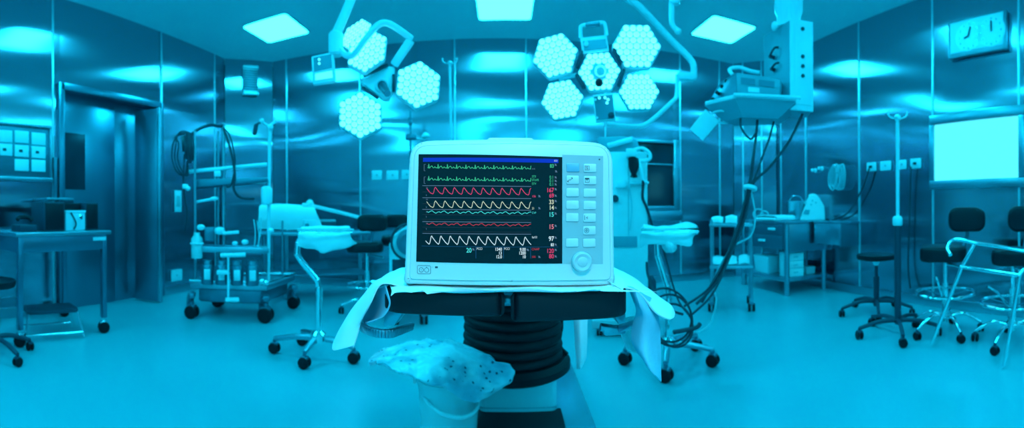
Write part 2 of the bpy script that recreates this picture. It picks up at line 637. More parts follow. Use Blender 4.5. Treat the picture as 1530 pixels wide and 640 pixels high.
# ------------------------------------------------------------------ ceiling lights
def ceiling_light(x, y, label, rz=0.0, first=[None]):
    if first[0] is None:
        t = T('ceiling_light', label, 'light', origin=Vector((x, y, CEIL)), away=(0, 1), group='square ceiling lights')
        t.p('frame', B().prism([(u, v, 0) for u, v in rrect(0.66, 0.64, 0.05)], (0, 0, -0.012), 0.003), 'white_enamel')
        t.p('diffuser', B().prism([(u, v, -0.012) for u, v in rrect(0.61, 0.59, 0.045)], (0, 0, -0.006)), 'lamp_glow')
        first[0] = t
        t.e.rotation_euler.z = rz
        return
    dup(first[0].e, Vector((x, y, CEIL)), rz, label, 'square ceiling lights')


ceiling_light(-2.775, 4.53, 'square white ceiling light above the tall equipment cart, leftmost of the three overhead', -0.01)
ceiling_light(-0.065, 4.78, 'square white ceiling light cut by the top edge above the bedside monitor', 0.02)
ceiling_light(2.59, 4.78, 'square white ceiling light between the right lamp arm and the ceiling pendant', 0.05)
for i, y in enumerate((2.35, 0.05, -2.25)):
    row = ('in the row above the operating table', 'in the row above the camera', 'in the row behind the camera')[i]
    for j, x in enumerate((-2.78, -0.07, 2.6)):
        ceiling_light(x, y + 0.1 * j, 'square white ceiling light on the %s side %s' % (('left', 'middle', 'right')[j], row))

# ------------------------------------------------------------------ things fixed on the walls
def wall_thing(name, label, cat, key, px, py, group=None):
    o = on_wall(px, py, key)
    return T(name, label, cat, origin=o, away=out_n(*WALLS[key]), group=group)


def rect_pts(t, pts, y):
    return [t.y(x, yy, y) for x, yy in pts]


def outlet(key, x0, y0, x1, y1, label, plug=False, group='wall outlets'):
    t = wall_thing('wall_outlet', label, 'outlet', key, (x0 + x1) / 2, y1, group)
    P = [t.y(x, y, 0) for x, y in ((x0, y1), (x1, y1), (x1, y0), (x0, y0))]
    w = abs(P[1].x - P[0].x); h = abs(P[3].z - P[0].z); c = sum(P, Vector()) / 4
    t.p('cover', B().prism([(c.x + u, -0.001, c.z + v) for u, v in rrect(w, h, 0.012)], (0, -0.014, 0), 0.003), 'outlet')
    s = B().lathe([(0.014, 0), (0.014, 0.006), (0.010, 0.006), (0.010, 0.003)], (c.x, -0.013, c.z), (0, -1, 0), 14)
    t.p('socket', s, 'dark_plastic' if plug else 'panel_grey')
    if plug:
        t.p('plug', B().rod((c.x, -0.013, c.z), (c.x, -0.05, c.z - 0.004), 0.013), 'black_rubber')
    return t, c


outlet('back', 556, 255, 571, 269, 'pale wall outlet left of its pair between the grey chair and the monitor')
outlet('back', 578, 255, 596, 269, 'pale wall outlet right of its pair just left of the bedside monitor')
outlet('back', 600.5, 254, 616, 268, 'pale wall outlet half hidden behind the monitor top left edge')
outlet('right', 1296, 243, 1310, 256, 'pale wall outlet with a black plug, leftmost in the row of four', True)
outlet('right', 1316, 241, 1332, 255, 'pale empty wall outlet second from left in the row of four')
outlet('right', 1342, 239, 1355, 253, 'pale wall outlet partly behind the tall drip stand pole')
outlet('right', 1361, 237, 1377, 252, 'pale wall outlet at the right end of the row of four, with a cable', True)
outlet('left', 255, 403, 271, 420, 'small pale wall outlet low on the wall behind the equipment cart', group='wall outlets')
t = wall_thing('wall_switch', 'tall narrow pale wall plate left of the equipment cart', 'switch', 'left', 265, 317)
P0, P1 = t.y(260, 317, 0), t.y(270, 285, 0)
t.p('cover', B().box2((P0.x, -0.016, P0.z), (P1.x, 0, P1.z), 0.005), 'outlet')
t.p('rocker', B().box2((P0.x + .03, -0.024, P0.z + .07), (P1.x - .03, -0.01, P1.z - .07), 0.004), 'panel_grey')

# panel of outlets on the left wall
t = wall_thing('outlet_panel', 'dark steel wall panel with rows of square outlets at the left edge', 'panel', 'left', 36, 268)
o = t
P0, P1 = t.y(-40, 262, 0), t.y(76, 184, 0)
x0, x1 = P0.x, P1.x
zt, zb = on_wall(60, 192, 'left').z - t.M.translation.z, on_wall(60, 266, 'left').z - t.M.translation.z
t.p('panel', B().box2((x0, -0.02, zb), (x1, 0.0, zt), 0.004), 'dark_steel')
t.p('frame', B().box2((x0, -0.035, zt), (x1, 0, zt + 0.03), 0.004).box2((x1 - 0.03, -0.035, zb), (x1, 0, zt), 0.004).box2((x0, -0.05, zb - 0.04), (x1, 0, zb), 0.004), 'steel')
for (cx, ys) in ((7.5, (204, 224)), (32, (205, 226, 247)), (57, (208, 228, 248))):
    for yy in ys:
        A = t.y(cx - 10.5, yy + 8.3, -0.02); C = t.y(cx + 10.5, yy - 8.3, -0.02)
        op = t.p('outlet', B().box2((A.x, -0.034, A.z), (C.x, -0.018, C.z), 0.006), 'outlet')
        if yy in (224, 226, 228):
            t.p('socket_hole', B().box2((A.x + .045, -0.037, (A.z + C.z) / 2 - .014), (A.x + .085, -0.03, (A.z + C.z) / 2 + .014), 0.003), 'dark_plastic', op)

# ribbed unit on the chamfered corner
t = wall_thing('wall_vent', 'ribbed vertical ventilation unit high on the corner wall left of the back wall', 'vent', 'back_left', 373, 143)
P0, P1 = t.y(362, 143, 0), t.y(385, 101, 0)
t.p('housing', B().box2((P0.x + .01, -0.05, P0.z), (P1.x - .01, 0, P1.z), 0.01), 'housing_pale')
s = B()
for k in range(9):
    z = P0.z + (P1.z - P0.z) * (0.2 + 0.62 * k / 8)
    s.box(((P0.x + P1.x) / 2, -0.06, z), (P1.x - P0.x - .02, 0.05, 0.012), 0.003)
t.p('ribs', s, 'dark_steel')
t.p('end_cap', B().box2((P0.x, -0.085, P1.z - .045), (P1.x, 0, P1.z), 0.012), 'housing_pale')
t.p('end_cap', B().box2((P0.x, -0.085, P0.z), (P1.x, 0, P0.z + .045), 0.012), 'housing_pale')

# double clock on the right wall
t = wall_thing('wall_clock', 'white wall clock panel with two round dials high on the right wall', 'clock', 'right', 1464, 84)
zt = (on_wall(1420, 32, 'right').z + on_wall(1508, 20, 'right').z) / 2 - t.M.translation.z
zb = (on_wall(1420, 88, 'right').z + on_wall(1508, 79, 'right').z) / 2 - t.M.translation.z
xa, xb = t.y(1420, 60, 0).x, t.y(1507, 50, 0).x
t.p('case', B().box2((xa, -0.05, zb), (xb, 0, zt), 0.012), 'steel')
t.p('face', B().box2((xa + .03, -0.056, zb + .05), (xb - .035, -0.045, zt - .025), 0.003), 'outlet')
for (px, hands) in ((1447, ((75, .09), (200, .05))), (1481, ((90, .10), (92, .06)))):
    c = t.y(px, 55, -0.057); c.z = (zt + zb) / 2
    dial = t.p('dial', B().lathe([(.15, 0), (.15, .0012), (1e-4, .0012)], (c.x, -0.0555, c.z), (0, -1, 0), 36), 'outlet')
    for k in range(12):
        a = 2 * PI * k / 12
        t.p('hour_mark', B().lathe([(0.009, 0), (0.009, 0.003)], (c.x + math.cos(a) * .105, -0.056, c.z + math.sin(a) * .125), (0, -1, 0), 10), 'dark_steel', dial)
    for (a, l) in hands:
        a = math.radians(a)
        t.p('hand', B().rod((c.x, -0.061, c.z), (c.x + math.cos(a) * l, -0.061, c.z + math.sin(a) * l), 0.008, n=6), 'dark_plastic', dial)

# glowing screen on the right wall
t = wall_thing('wall_screen', 'large glowing pale screen in a steel frame on the right wall', 'screen', 'right', 1460, 272)
zt = on_wall(1462, 180, 'right').z - t.M.translation.z
zb = on_wall(1462, 268, 'right').z - t.M.translation.z
xa, xb = t.y(1399, 220, 0).x, t.y(1524, 220, 0).x
t.p('frame', B().box2((xa - .06, -0.05, zb - .09), (xb + .07, 0, zb), 0.005).box2((xa - .06, -0.05, zt), (xb + .07, 0, zt + .10), 0.005).box2((xa - .06, -0.05, zb), (xa, 0, zt), 0.005).box2((xb, -0.05, zb), (xb + .07, 0, zt), 0.005), 'steel')
t.p('light_surface', B().box2((xa, -0.03, zb), (xb, -0.005, zt)), 'viewer_glow')

# cable coil hanging on the right wall behind the steel table
t = wall_thing('cable_coil', 'pale coiled cable hanging on the right wall above the steel table', 'cable', 'right', 1250, 289)
c = B()
rnd = random.Random(3)
for k in range(7):
    ox = 1243 + k * 2.2
    pts = [t.y(ox + 4 + rnd.uniform(-1, 1), 246 + rnd.uniform(-1, 2), -0.05 - .006 * k), t.y(ox + 7, 262, -0.09), t.y(ox + 2 + rnd.uniform(-2, 2), 283 + rnd.uniform(-3, 2), -0.06), t.y(ox - 5, 276, -0.04), t.y(ox - 4, 258, -0.05 - .008 * k)]
    c.tube(pts, 0.0065, 7, closed=True, sub=5)
t.p('coil', c, 'pale_cable')
t.p('hook', B().rod(t.y(1247, 247, 0.0), t.y(1247, 248, -0.12), 0.012).ball(t.y(1247, 248, -0.12), .018), 'chrome')
for k, (px, py) in enumerate(((1219, 255), (1229, 252))):
    t2 = wall_thing('wall_hook', ('small pale knob hook on the right wall, farther from the hanging cable coil', 'small pale knob hook on the right wall, nearer the hanging cable coil')[k], 'hook', 'right', px, py + 4)
    t2.p('plate', B().lathe([(0.03, 0), (0.03, .012)], t2.y(px, py, 0), (0, -1, 0), 14), 'outlet')
    t2.p('knob', B().rod(t2.y(px, py, 0), t2.y(px, py, 0) + Vector((0, -.06, 0)), .012).ball(t2.y(px, py, 0) + Vector((0, -.06, 0)), .024), 'outlet')

# ================================================================== bedside monitor
TOPZ = 0.889   # height of the padded table top
t = T('patient_monitor', 'white bedside patient monitor with black waveform screen standing on the draped table', 'monitor', 762, 0.80, z=TOPZ + 0.009)
MT = t
def mp(px, py, y=0.0):
    return t.y(px, py, y)
def arc_poly(cor, rad, n=6):
    """rounded polygon through pixel corners (order kept), rad in pixels"""
    out = []
    m = len(cor)
    for i in range(m):
        p0, p1, p2 = Vector(cor[i - 1]), Vector(cor[i]), Vector(cor[(i + 1) % m])
        r = rad[i]
        a, c = p1 + (p0 - p1).normalized() * r, p1 + (p2 - p1).normalized() * r
        for k in range(n + 1):
            s = k / n
            out.append(a * (1 - s) ** 2 + p1 * 2 * s * (1 - s) + c * s * s)
    return out
out_c = arc_poly([(602.5, 425.5), (611, 210), (690, 208), (765, 207.2), (840, 208.6), (917, 213), (919.5, 427.5), (765, 428.3)], [10, 30, 1, 1, 1, 32, 12, 1])
t.p('housing', B().prism([mp(x, y, 0.012) for x, y in out_c], (0, 0.13, 0), 0.011, 4), 'white_plastic', angle=60)
in_c = arc_poly([(612, 417.5), (619.5, 218), (765, 214.5), (909, 218.5), (912.5, 418.5), (765, 420)], [6, 20, 1, 22, 8, 1])
t.p('groove', B().prism([mp(x, y, 0.0115) for x, y in in_c], (0, -0.0008, 0)), 'groove')
in_c2 = arc_poly([(612.8, 416.8), (620.2, 218.8), (765, 215.3), (908.2, 219.2), (911.7, 417.8), (765, 419.3)], [6, 20, 1, 22, 8, 1])
t.p('front_bezel', B().prism([mp(x, y, 0.0115) for x, y in in_c2], (0, -0.0045, 0), 0.0018), 'white_plastic')
t.p('carry_handle', B().prism([mp(x, y, 0.05) for x, y in arc_poly([(727, 209.5), (731, 205.8), (795, 206.2), (799, 210)], [2, 2, 2, 2])], (0, 0.05, 0), 0.002), 'white_plastic')
for x in (628, 896):
    t.p('foot', B().box2(mp(x - 9, 431, 0.02), mp(x + 9, 424, 0.06), 0.002), 'panel_grey')
YF = 0.007
kp = t.p('keypad_panel', B().prism([mp(x, y, YF) for x, y in ((840, 393.8), (840, 231.5), (901, 233.5), (900.6, 394.5))], (0, -0.0012, 0)), 'panel_grey')
t.p('divider', B().box2(mp(840.5, 355, YF), mp(900.5, 354, YF - .0016)), 'white_plastic', kp)
t.p('indicator', B().lathe([(0.0015, 0), (0.0015, .001)], mp(895.5, 238.5, YF - .001), (0, -1, 0), 10), 'ink', kp)
def button(cx, cy, m='button_white', marks=None):
    P = mp(cx, cy, YF)
    w = abs(mp(cx + 9.3, cy, YF).x - mp(cx - 9.3, cy, YF).x); h = abs(mp(cx, cy - 6.3, YF).z - mp(cx, cy + 6.3, YF).z)
    bt = t.p('button', B().prism([(P.x + u, YF - 0.001, P.z + v) for u, v in rrect(w * 1.06, h * 1.09, 0.0026)], (0, -0.0006, 0)), 'groove')
    k = t.p('keycap', B().prism([(P.x + u, YF - 0.001, P.z + v) for u, v in rrect(w, h, 0.0022)], (0, -0.0022, 0), 0.0006), m, bt)
    if marks:
        b = B()
        px = abs(mp(cx + 1, cy, YF).x - mp(cx, cy, YF).x)
        for seg in marks:
            pts = [(P.x + (u - 4.5) * px, YF - 0.0034, P.z - v * px) for u, v in seg]
            b.tube(pts, 0.00045, 5, smooth=False)
        t.p('symbol', b, 'ink', bt)
SQ = lambda s: [(-s, -s), (s, -s), (s, s), (-s, s), (-s, -s)]
OC = lambda s: [(math.cos(a * PI / 5) * s, math.sin(a * PI / 5) * s) for a in range(11)]
ROWS = (250.7, 269, 287.7, 306.3, 325, 344, 362.7)
button(855.8, ROWS[0], 'button_blue')
button(881.3, ROWS[0] + .7, marks=[SQ(3), [(1, -1.6), (-1, -1.6), (-1, 0), (1, 0), (1, 1.6), (-1, 1.6)]])
button(855.5, ROWS[1], marks=[[(-3.5, 1), (-3.5, 3), (-1.5, 3)], [(-3.5, 3), (0, -.5), (.6, .8), (4, -3)], [(2, -3), (4, -3), (4, -1)]])
button(881.3, ROWS[1] + .7, marks=[SQ(3), [(-3, -1.8), (3, -1.8)], [(-3, -2.3), (3, -2.3)], [(-1.5, -1), (1.5, -1), (0, .8), (-1.5, -1)]])
for k in (2, 3):
    button(855.3, ROWS[k]); button(881, ROWS[k] + .6)
button(855, ROWS[4])
button(880.7, ROWS[4] + .5, marks=[[(-3, -3.4), (-3, 3.4)], [(1.6, -1.6), (-.6, 0), (1.6, 1.6)]])
button(880.5, ROWS[5] + .4, marks=[OC(3.6), [(-2, 0), (0, -2), (2, 0), (0, 2), (-2, 0)], [(-1, -.7), (1, -.7)], [(-1, .7), (1, .7)]])
button(854.6, ROWS[6]); button(880.2, ROWS[6] + .3)
kc = mp(868.7, 390.7, YF)
kr = abs(mp(884, 390, YF).x - kc.x)
dial = t.p('dial_ring', B().lathe([(kr * 1.0, 0), (kr * 1.02, .001), (kr * 1.02, .003), (kr * .95, .0042)], kc, (0, -1, 0), 40), 'groove')
t.p('dial_knob', B().lathe([(kr * .96, .001), (kr * .96, .010), (kr * .90, .0135), (kr * .78, .0150), (kr * .66, .0142), (kr * .5, .0135), (kr * .44, .0145), (kr * .36, .0152), (1e-4, .0154)], kc, (0, -1, 0), 40), 'knob_grey', dial)
# lower left badge and mark
P0, P1 = mp(623.5, 409.3, YF), mp(643.5, 397.3, YF)
bx, bz = (P0.x + P1.x) / 2, (P0.z + P1.z) / 2
bw, bh = abs(P1.x - P0.x), abs(P1.z - P0.z)
lb = B().tube([(bx + u, YF - .0004, bz + v) for u, v in rrect(bw, bh, .003)], .00035, 5, smooth=False, closed=True)
for sx in (-1, 1):
    lb.torus((bx + sx * bw * .2, YF - .0004, bz - .0004), bh * .27, .0004, (0, 1, 0), 24, 5)
lb.lathe([(.0006, 0), (.0006, .0006)], (bx - bw * .2, YF, bz - .0004), (0, -1, 0), 8)
lb.lathe([(.0007, 0), (.0007, .0006)], (bx + bw * .2, YF, bz + bh * .32), (0, -1, 0), 8)
t.p('badge', lb, 'ink')
P = mp(652, 399.7, YF)
t.p('mark', B().box(P, (.0054, .0008, .0036), .0003).box(P + Vector((-.008, 0, 0)), (.0008, .0006, .0008)), 'ink')

# ---- the screen
scr = t.p('screen', B().prism([mp(x, y, YF) for x, y in ((622, 391.2), (625.7, 230.7), (840.3, 235), (840.3, 394))], (0, -0.0010, 0)), 'screen_black')
YS = YF - 0.0013
TS = 1 / 2.666
def cs(x, y):
    return 600 + x * TS, 200 + y * TS + 0.0
def S(x, y):
    px, py = cs(x, y)
    return mp(px, py, YS)
def strip(pts, w=1.0):
    """thin drawn line on the screen; pts in screen-crop units"""
    b = bmesh.new()
    P = [S(*p) for p in pts]
    hw = w * 0.00052
    prev = None
    for i, p in enumerate(P):
        d = (P[min(i + 1, len(P) - 1)] - P[max(0, i - 1)]).normalized()
        nn = Vector((-d.z, 0, d.x)) * hw
        cur = (b.verts.new(p + nn), b.verts.new(p - nn))
        if prev:
            b.faces.new((prev[0], prev[1], cur[1], cur[0]))
        prev = cur
    return b
def trace(nm, m, pts, w=1.0):
    t.p(nm, strip(pts, w), m, scr)
def poly_beats(x0, x1, per, shape, y, ph=0.0):
    pts = []
    x = x0
    n = int((x1 - x0) / 0.9)
    for i in range(n + 1):
        x = x0 + (x1 - x0) * i / n
        s = ((x - x0) / per + ph) % 1.0
        for (a, va), (c, vc) in zip(shape, shape[1:]):
            if a <= s <= c:
                v = va + (vc - va) * (s - a) / max(1e-6, c - a)
                break
        pts.append((x, y + v + (x - 300) * 0.012))
    return pts
ecg = [(0, 0), (.10, 0), (.2, -5), (.32, 0), (.44, -1), (.5, 2), (.55, -17), (.60, 3), (.66, 0), (.78, -6), (.9, -8), (1, 0)]
art = [(0, 14), (.14, 16), (.22, 12), (.32, -6), (.40, -11), (.50, -6), (.62, 0), (.74, 6), (.88, 12), (1, 14)]
wav = [(0, 2), (.15, -3), (.3, -5), (.45, 1), (.6, 5), (.75, 0), (.88, -1), (1, 2)]
spo = [(0, 8), (.12, 12), (.26, 17), (.36, 10), (.48, -14), (.55, -17), (.64, -10), (.78, -3), (.9, 3), (1, 8)]
trace('ecg_trace', 'scr_green', poly_beats(103, 516, 37, ecg, 138, .4), 1.0)
trace('ecg_trace', 'scr_green', poly_beats(103, 516, 37, ecg, 186.5, .4), 1.0)
trace('pressure_trace', 'scr_pink', poly_beats(101, 516, 38, art, 226, .52), 1.1)
trace('pressure_trace', 'scr_cream', poly_beats(100, 516, 38, art, 280, .48), 1.1)
trace('pressure_trace', 'scr_aqua', poly_beats(100, 516, 49, wav, 314, .85), 1.1)
trace('pressure_trace', 'scr_red', poly_beats(100, 516, 49, wav, 362, .8), 1.1)
trace('oxygen_trace', 'scr_white', poly_beats(96, 516, 37.3, spo, 426, .9), 1.2)
b = B()
bm = bmesh.new()
t.p('status_bar', B().prism([S(85, 112) + Vector((0, 0, 0)), S(86, 96), S(625, 101), S(625, 117)], (0, -0.0001, 0)), 'scr_bar', scr)
for i, (y, m) in enumerate(((207, 'line'), (255, 'line'), (301.5, 'line'), (350, 'line'), (397, 'line'), (232, 'dim'), (279, 'dim'), (322, 'dim'), (372, 'dim'), (341, 'dim'), (389, 'dim'))):
    t.p('grid_line', strip([(83, y), (516, y + 3.4)], 1.0 if m == 'line' else .8), 'scr_' + m, scr)
t.p('grid_line', strip([(80, 447.5), (624, 451)], 1.0), 'scr_blue', scr)
for x in (296, 406, 514):
    t.p('grid_line', strip([(x, 451), (x, 497)], 1.3), 'scr_blue', scr)
for y in (122, 172):
    t.p('scale_bracket', strip([(96, y), (90, y), (90, y + 26), (95, y + 26)], .9), 'scr_line', scr)
FONT_CACHE = {}
def text(s, x, y, h, m, align='L', sx=0.82, bold=0.0, nm='readout'):
    """writing on the screen; x, y = anchor of the vertical middle in crop units, h = capital height"""
    cu = bpy.data.curves.new('t', 'FONT')
    cu.body = s; cu.size = 1.0
    cu.align_x = {'L': 'LEFT', 'R': 'RIGHT', 'C': 'CENTER'}[align]
    cu.offset = bold
    o = bpy.data.objects.new('t', cu); COL.objects.link(o)
    dg = bpy.context.evaluated_depsgraph_get()
    me = bpy.data.meshes.new_from_object(o.evaluated_get(dg))
    bpy.data.objects.remove(o); bpy.data.curves.remove(cu)
    u = (S(101, 300).x - S(100, 300).x)
    k = h * u / 0.72
    A = S(x, y)
    for v in me.vertices:
        v.co = Vector((A.x + v.co.x * k * sx, YS - 0.0002, A.z + (v.co.y - 0.36) * k))
    me.name = nm
    me.materials.clear(); me.materials.append(MATS[m])
    ob = bpy.data.objects.new(nm, me); COL.objects.link(ob); ob.parent = scr
    return ob
text('8:21', 622, 107.5, 7, 'scr_white', 'R')
text('83', 607, 128, 14, 'scr_green', 'R', bold=.02)
text('AVR', 519, 140, 6, 'scr_line')
for s, y, w in (('STII', 170, 9), ('STaVR', 184, 9), ('STV', 199, 9)):
    text(s, 519, y, w, 'scr_green', sx=.8)
for y in (173, 187, 201.5):
    text('0.1', 606, y, 12, 'scr_green', 'R')
text('167', 607, 224, 17, 'scr_pink', 'R', bold=.02)
text('69', 607, 246, 16, 'scr_pink', 'R', bold=.02)
text('106', 519, 249, 9, 'scr_pink')
text('33', 607, 271.5, 17, 'scr_cream', 'R', bold=.02)
text('14', 607, 294, 17, 'scr_cream', 'R', bold=.02)
text('21', 519, 297, 9, 'scr_cream')
text('CVP', 519, 315, 8, 'scr_aqua')
text('15', 607, 321, 18, 'scr_aqua', 'R', bold=.02)
text('15', 607, 370, 18, 'scr_rose', 'R', bold=.02)
text('SpO2', 519, 412, 8, 'scr_white')
text('97', 607, 417.5, 18, 'scr_white', 'R', bold=.02)
text('83', 607, 442, 11, 'scr_white', 'R', bold=.03)
text('20', 279, 464, 18, 'scr_aqua', 'R', bold=.02)
text('PCCI', 299, 458, 9, 'scr_white')
for s, y in (('1340', 460), ('13', 475), ('12.0', 490)):
    text(s, 400, y, 12, 'scr_white', 'R', bold=.02)
text('PCCI', 408, 458, 9, 'scr_white')
for s, y in (('9.00', 461), ('1200', 475), ('10', 490)):
    text(s, 495, y, 12, 'scr_white', 'R', bold=.02)
text('CNAP', 518, 460, 9, 'scr_red', sx=.9)
text('100', 518, 490.5, 9, 'scr_red')
text('120', 607, 466, 17, 'scr_pink', 'R', bold=.01)
text('80', 607, 487.5, 17, 'scr_pink', 'R', bold=.01)
for s, y in (('20', 215.5), ('0', 245), ('30', 262), ('0', 293), ('20', 311), ('0', 331), ('20', 357), ('0', 379)):
    text(s, 97, y, 6, 'scr_line', sx=.9)
text('x1', 103, 127, 6, 'scr_line', sx=.9); text('x1', 103, 177, 6, 'scr_line', sx=.9)
# little crossed-out bell marks beside the numbers
for (x, y) in ((614, 124), (614, 174), (614, 188), (614, 202), (614, 221), (614, 247), (614, 268), (614, 295), (614, 318), (614, 367), (614, 414), (614, 442), (614, 463), (614, 489), (549, 249), (549, 297), (549, 491), (286, 461), (503, 463), (616, 150)):
    b = bmesh.new()
    for seg in (((-4, 3), (-2, 3), (-1, -3), (1, -3), (2, 3), (4, 3)), ((-4, -4), (4, 4))):
        st = strip([(x + u, y + v) for u, v in seg], 1.3)
        me = bpy.data.meshes.new('t'); st.to_mesh(me); st.free(); b.from_mesh(me); bpy.data.meshes.remove(me)
    t.p('alarm_mark', b, 'scr_line', scr)

# ================================================================== operating table
t = T('operating_table', 'black padded operating table on a ribbed column under the bedside monitor', 'operating table', 765, 2.12)
OT = t
def tq(px, py, r):
    return t.q(px, py, r)
def pad(pxl, pxr, ztop, zbot, left):
    P = [tq(pxl, 440, .80).x, tq(pxr, 440, .80).x]
    x0, x1 = P
    y0, y1 = 0.795 - 2.12, 0.85
    poly = []
    rr = 0.05
    co = [(x0, y1), (x1, y1), (x1, y0), (x0, y0)]
    rads = [0.03, 0.03, 0.008 if left else rr, rr if left else 0.008]
    for i in range(4):
        p0, p1, p2 = Vector(co[i - 1]), Vector(co[i]), Vector(co[(i + 1) % 4])
        a, c = p1 + (p0 - p1).normalized() * rads[i], p1 + (p2 - p1).normalized() * rads[i]
        for k in range(6):
            s = k / 5
            v = a * (1 - s) ** 2 + p1 * 2 * s * (1 - s) + c * s * s
            poly.append((v.x, v.y, zbot))
    return B().prism(poly, (0, 0, ztop - zbot), 0.009, 3)
t.p('mattress_pad', pad(567, 751, TOPZ, .842, True), 'black_vinyl')
t.p('mattress_pad', pad(766, 943, TOPZ, .832, False), 'black_vinyl')
t.p('hinge', B().box2(tq(751, 455, .83), tq(767, 441, .86), .003), 'steel')
t.p('table_frame', B().box2((-0.16, -1.0, 0.79), (0.16, 0.8, 0.835), 0.008).box2((-0.235, -0.9, 0.80), (-0.20, 0.75, .83), .004).box2((0.20, -0.9, 0.80), (0.235, 0.75, .83), .004), 'dark_steel')
# clamps on the two side rails
rk = t.p('rail_clamp', B().prism([tq(573, 462, .93), tq(607, 462, .93), tq(589, 488, .93), tq(573, 488, .93)], (0, .05, 0), .003), 'steel')
pts = [tq(545, 480, .97), tq(541, 488, .86), tq(556, 496, .80), tq(579, 499, .79), tq(598, 494, .86), tq(615, 488, .98)]
bb = B()
cp = catmull(pts, 6)
for a, c in zip(cp, cp[1:]):
    dd = (c - a); bb.box((a + c) / 2, (dd.length * 1.25, .012, .017), .003, Vector((1, 0, 0)).rotation_difference(dd.normalized()).to_matrix())
t.p('clamp_arm', bb, 'steel', rk)
rk = t.p('rail_clamp', B().prism([tq(912, 462, .95), tq(935, 461, .95), tq(935, 484, .95), tq(925, 486, .95)], (0, .05, 0), .003), 'steel')
t.p('clamp_arm', B().box((tq(910, 492, .9) + tq(925, 495, .9)) / 2, (.05, .02, .02), .006).rod(tq(897, 489, .9), tq(926, 493, .9), .009).prism([tq(924, 500, .85), tq(924, 490, .85), tq(960, 477, .92), tq(961, 487, .92)], (0, .016, .003), .004), 'steel', rk)
# ribbed bellows round the column
prof = []
z0, z1 = tq(765, 545, 2.12).z, 0.80
nrib = 12
for k in range(nrib):
    za = z0 + (z1 - z0) * k / nrib; zb = z0 + (z1 - z0) * (k + 1) / nrib
    R = .250 - .015 * (k / nrib)
    prof += [(R - .016, za + .001), (R - .004, za + (zb - za) * .22), (R, za + (zb - za) * .5), (R - .004, za + (zb - za) * .78), (R - .016, zb - .001)]
t.p('column_bellows', B().lathe(prof, (0, 0, 0), (0, 0, 1), 48), 'black_rubber', angle=60)
t.p('bellows_collar', B().lathe([(.27, z0 - .01), (.285, z0), (.285, z0 + .03), (.26, z0 + .05)], (0, 0, 0), (0, 0, 1), 40), 'black_rubber')
bxl, bxr = tq(716, 580, 1.98).x, tq(832, 580, 1.98).x
zb_, zt_ = tq(776, 619, 1.98).z, z0
ped = t.p('pedestal', B().prism([(cx, cy, zb_) for cx, cy in rrect(bxr - bxl, .36, .03, 5, (bxl + bxr) / 2, .02)], (0, 0, zt_ - zb_), .008), 'housing_pale')
t.p('pedestal_seam', B().box2((bxl - .002, -.162, zb_ + .035), (bxr + .002, .2, zb_ + .038)), 'groove', ped)
t.p('base_plate', B().prism([(-.11, -.68, 0), (.36, -.68, 0), (.36, .70, 0), (.22, .80, 0), (-.22, .80, 0), (-.34, .70, 0), (-.34, -.10, 0), (-.11, -.14, 0)], (0, 0, .105), .012), 'steel')
t.p('base_inset', B().box2((bxl - .005, -.69, .09), (bxr + .02, -.13, .118), .006), 'black_rubber')
t.p('drain_hose', B().tube([tq(838, 470, 2.2), tq(839, 490, 2.2), tq(835, 508, 2.15), tq(838, 520, 2.12), tq(848, 530, 2.1)], .010, 8), 'black_rubber')

# ================================================================== drapes (they lie on the table: things of their own)
def drape(name, label, rows, mt, amp=.004, freq=14, seed=0, thick=.0025, sub=6):
    rw = [[Vector(OT.M @ OT.q(px, py, r)) for px, py, r in row] for row in rows]
    return one(name, B().sheet(rw, sub, thick, amp, freq, seed), mt, label, 'drape', 'drapes on the operating table')
# main sheet on the top, carried over the front edge
rows = []
ztop = TOPZ + .0045
def topz(px, r, dz=0.0):
    d = ray(px, HZ); k = r / math.hypot(d.x, d.y)
    v = Vector((d.x * k, d.y * k, ztop + dz))
    return v
W = []
rr = (1.9, 1.4, 1.08, .92, .80, .783)
for i, r in enumerate(rr):
    row = []
    for k, px0 in enumerate((585, 600, 640, 690, 740, 790, 840, 890, 915, 930)):
        px = px0 if i >= 3 else 757 + (px0 - 757) * .86 / r
        row.append(topz(px, r, .0015 * math.sin(k * 2.1 + i)))
    W.append(row)
hem = (428.5, 427, 431.5, 429, 431, 428.5, 433, 430, 428, 429)
row = []
for k, px0 in enumerate((585, 600, 640, 690, 740, 790, 840, 890, 915, 930)):
    v = OT.M @ OT.q(px0, hem[k] + 2.0, .777 + .004 * math.sin(k * 1.7))
    row.append(Vector(v))
W.append(row)
one('table_sheet', B().sheet(W, 5, .0015, .0012, 22, 1.0, 4), 'cloth_white', 'thin white sheet lying under the monitor with a wavy front hem', 'drape', 'drapes on the operating table')
drape('table_drape', 'pale blue drape falling off the left end of the table to a pointed corner', [
    [(604, 429, .80), (606, 420, .95), (608, 408, 1.12), (612, 400, 1.3)],
    [(582, 424, .80), (582, 418, .95), (590, 408, 1.12), (598, 401, 1.3)],
    [(567, 428, .80), (562, 422, .95), (572, 414, 1.10), (586, 407, 1.26)],
    [(553, 452, .80), (546, 440, .92), (556, 428, 1.05), (572, 416, 1.2)],
    [(540, 478, .82), (527, 468, .90), (532, 455, 1.0), (552, 436, 1.14)],
    [(535, 492, .83), (513, 489, .88), (515, 478, .97), (535, 456, 1.1)],
    [(527, 517, .82), (498, 524, .86), (499, 506, .95), (512, 490, 1.05)]], 'cloth_white', .004, 16, 3)
drape('table_drape', 'blue drape fold tucked under the left end of the table, above the side clamp', [
    [(574, 427, .81), (564, 432, .86), (554, 441, .92)],
    [(577, 440, .80), (566, 450, .86), (548, 458, .93)],
    [(579, 456, .80), (566, 465, .86), (543, 472, .93)],
    [(570, 474, .81), (559, 479, .85), (541, 480, .92)],
    [(547, 482, .83), (543, 483, .86), (537, 482, .9)]], 'cloth_blue', .004, 18, 5)
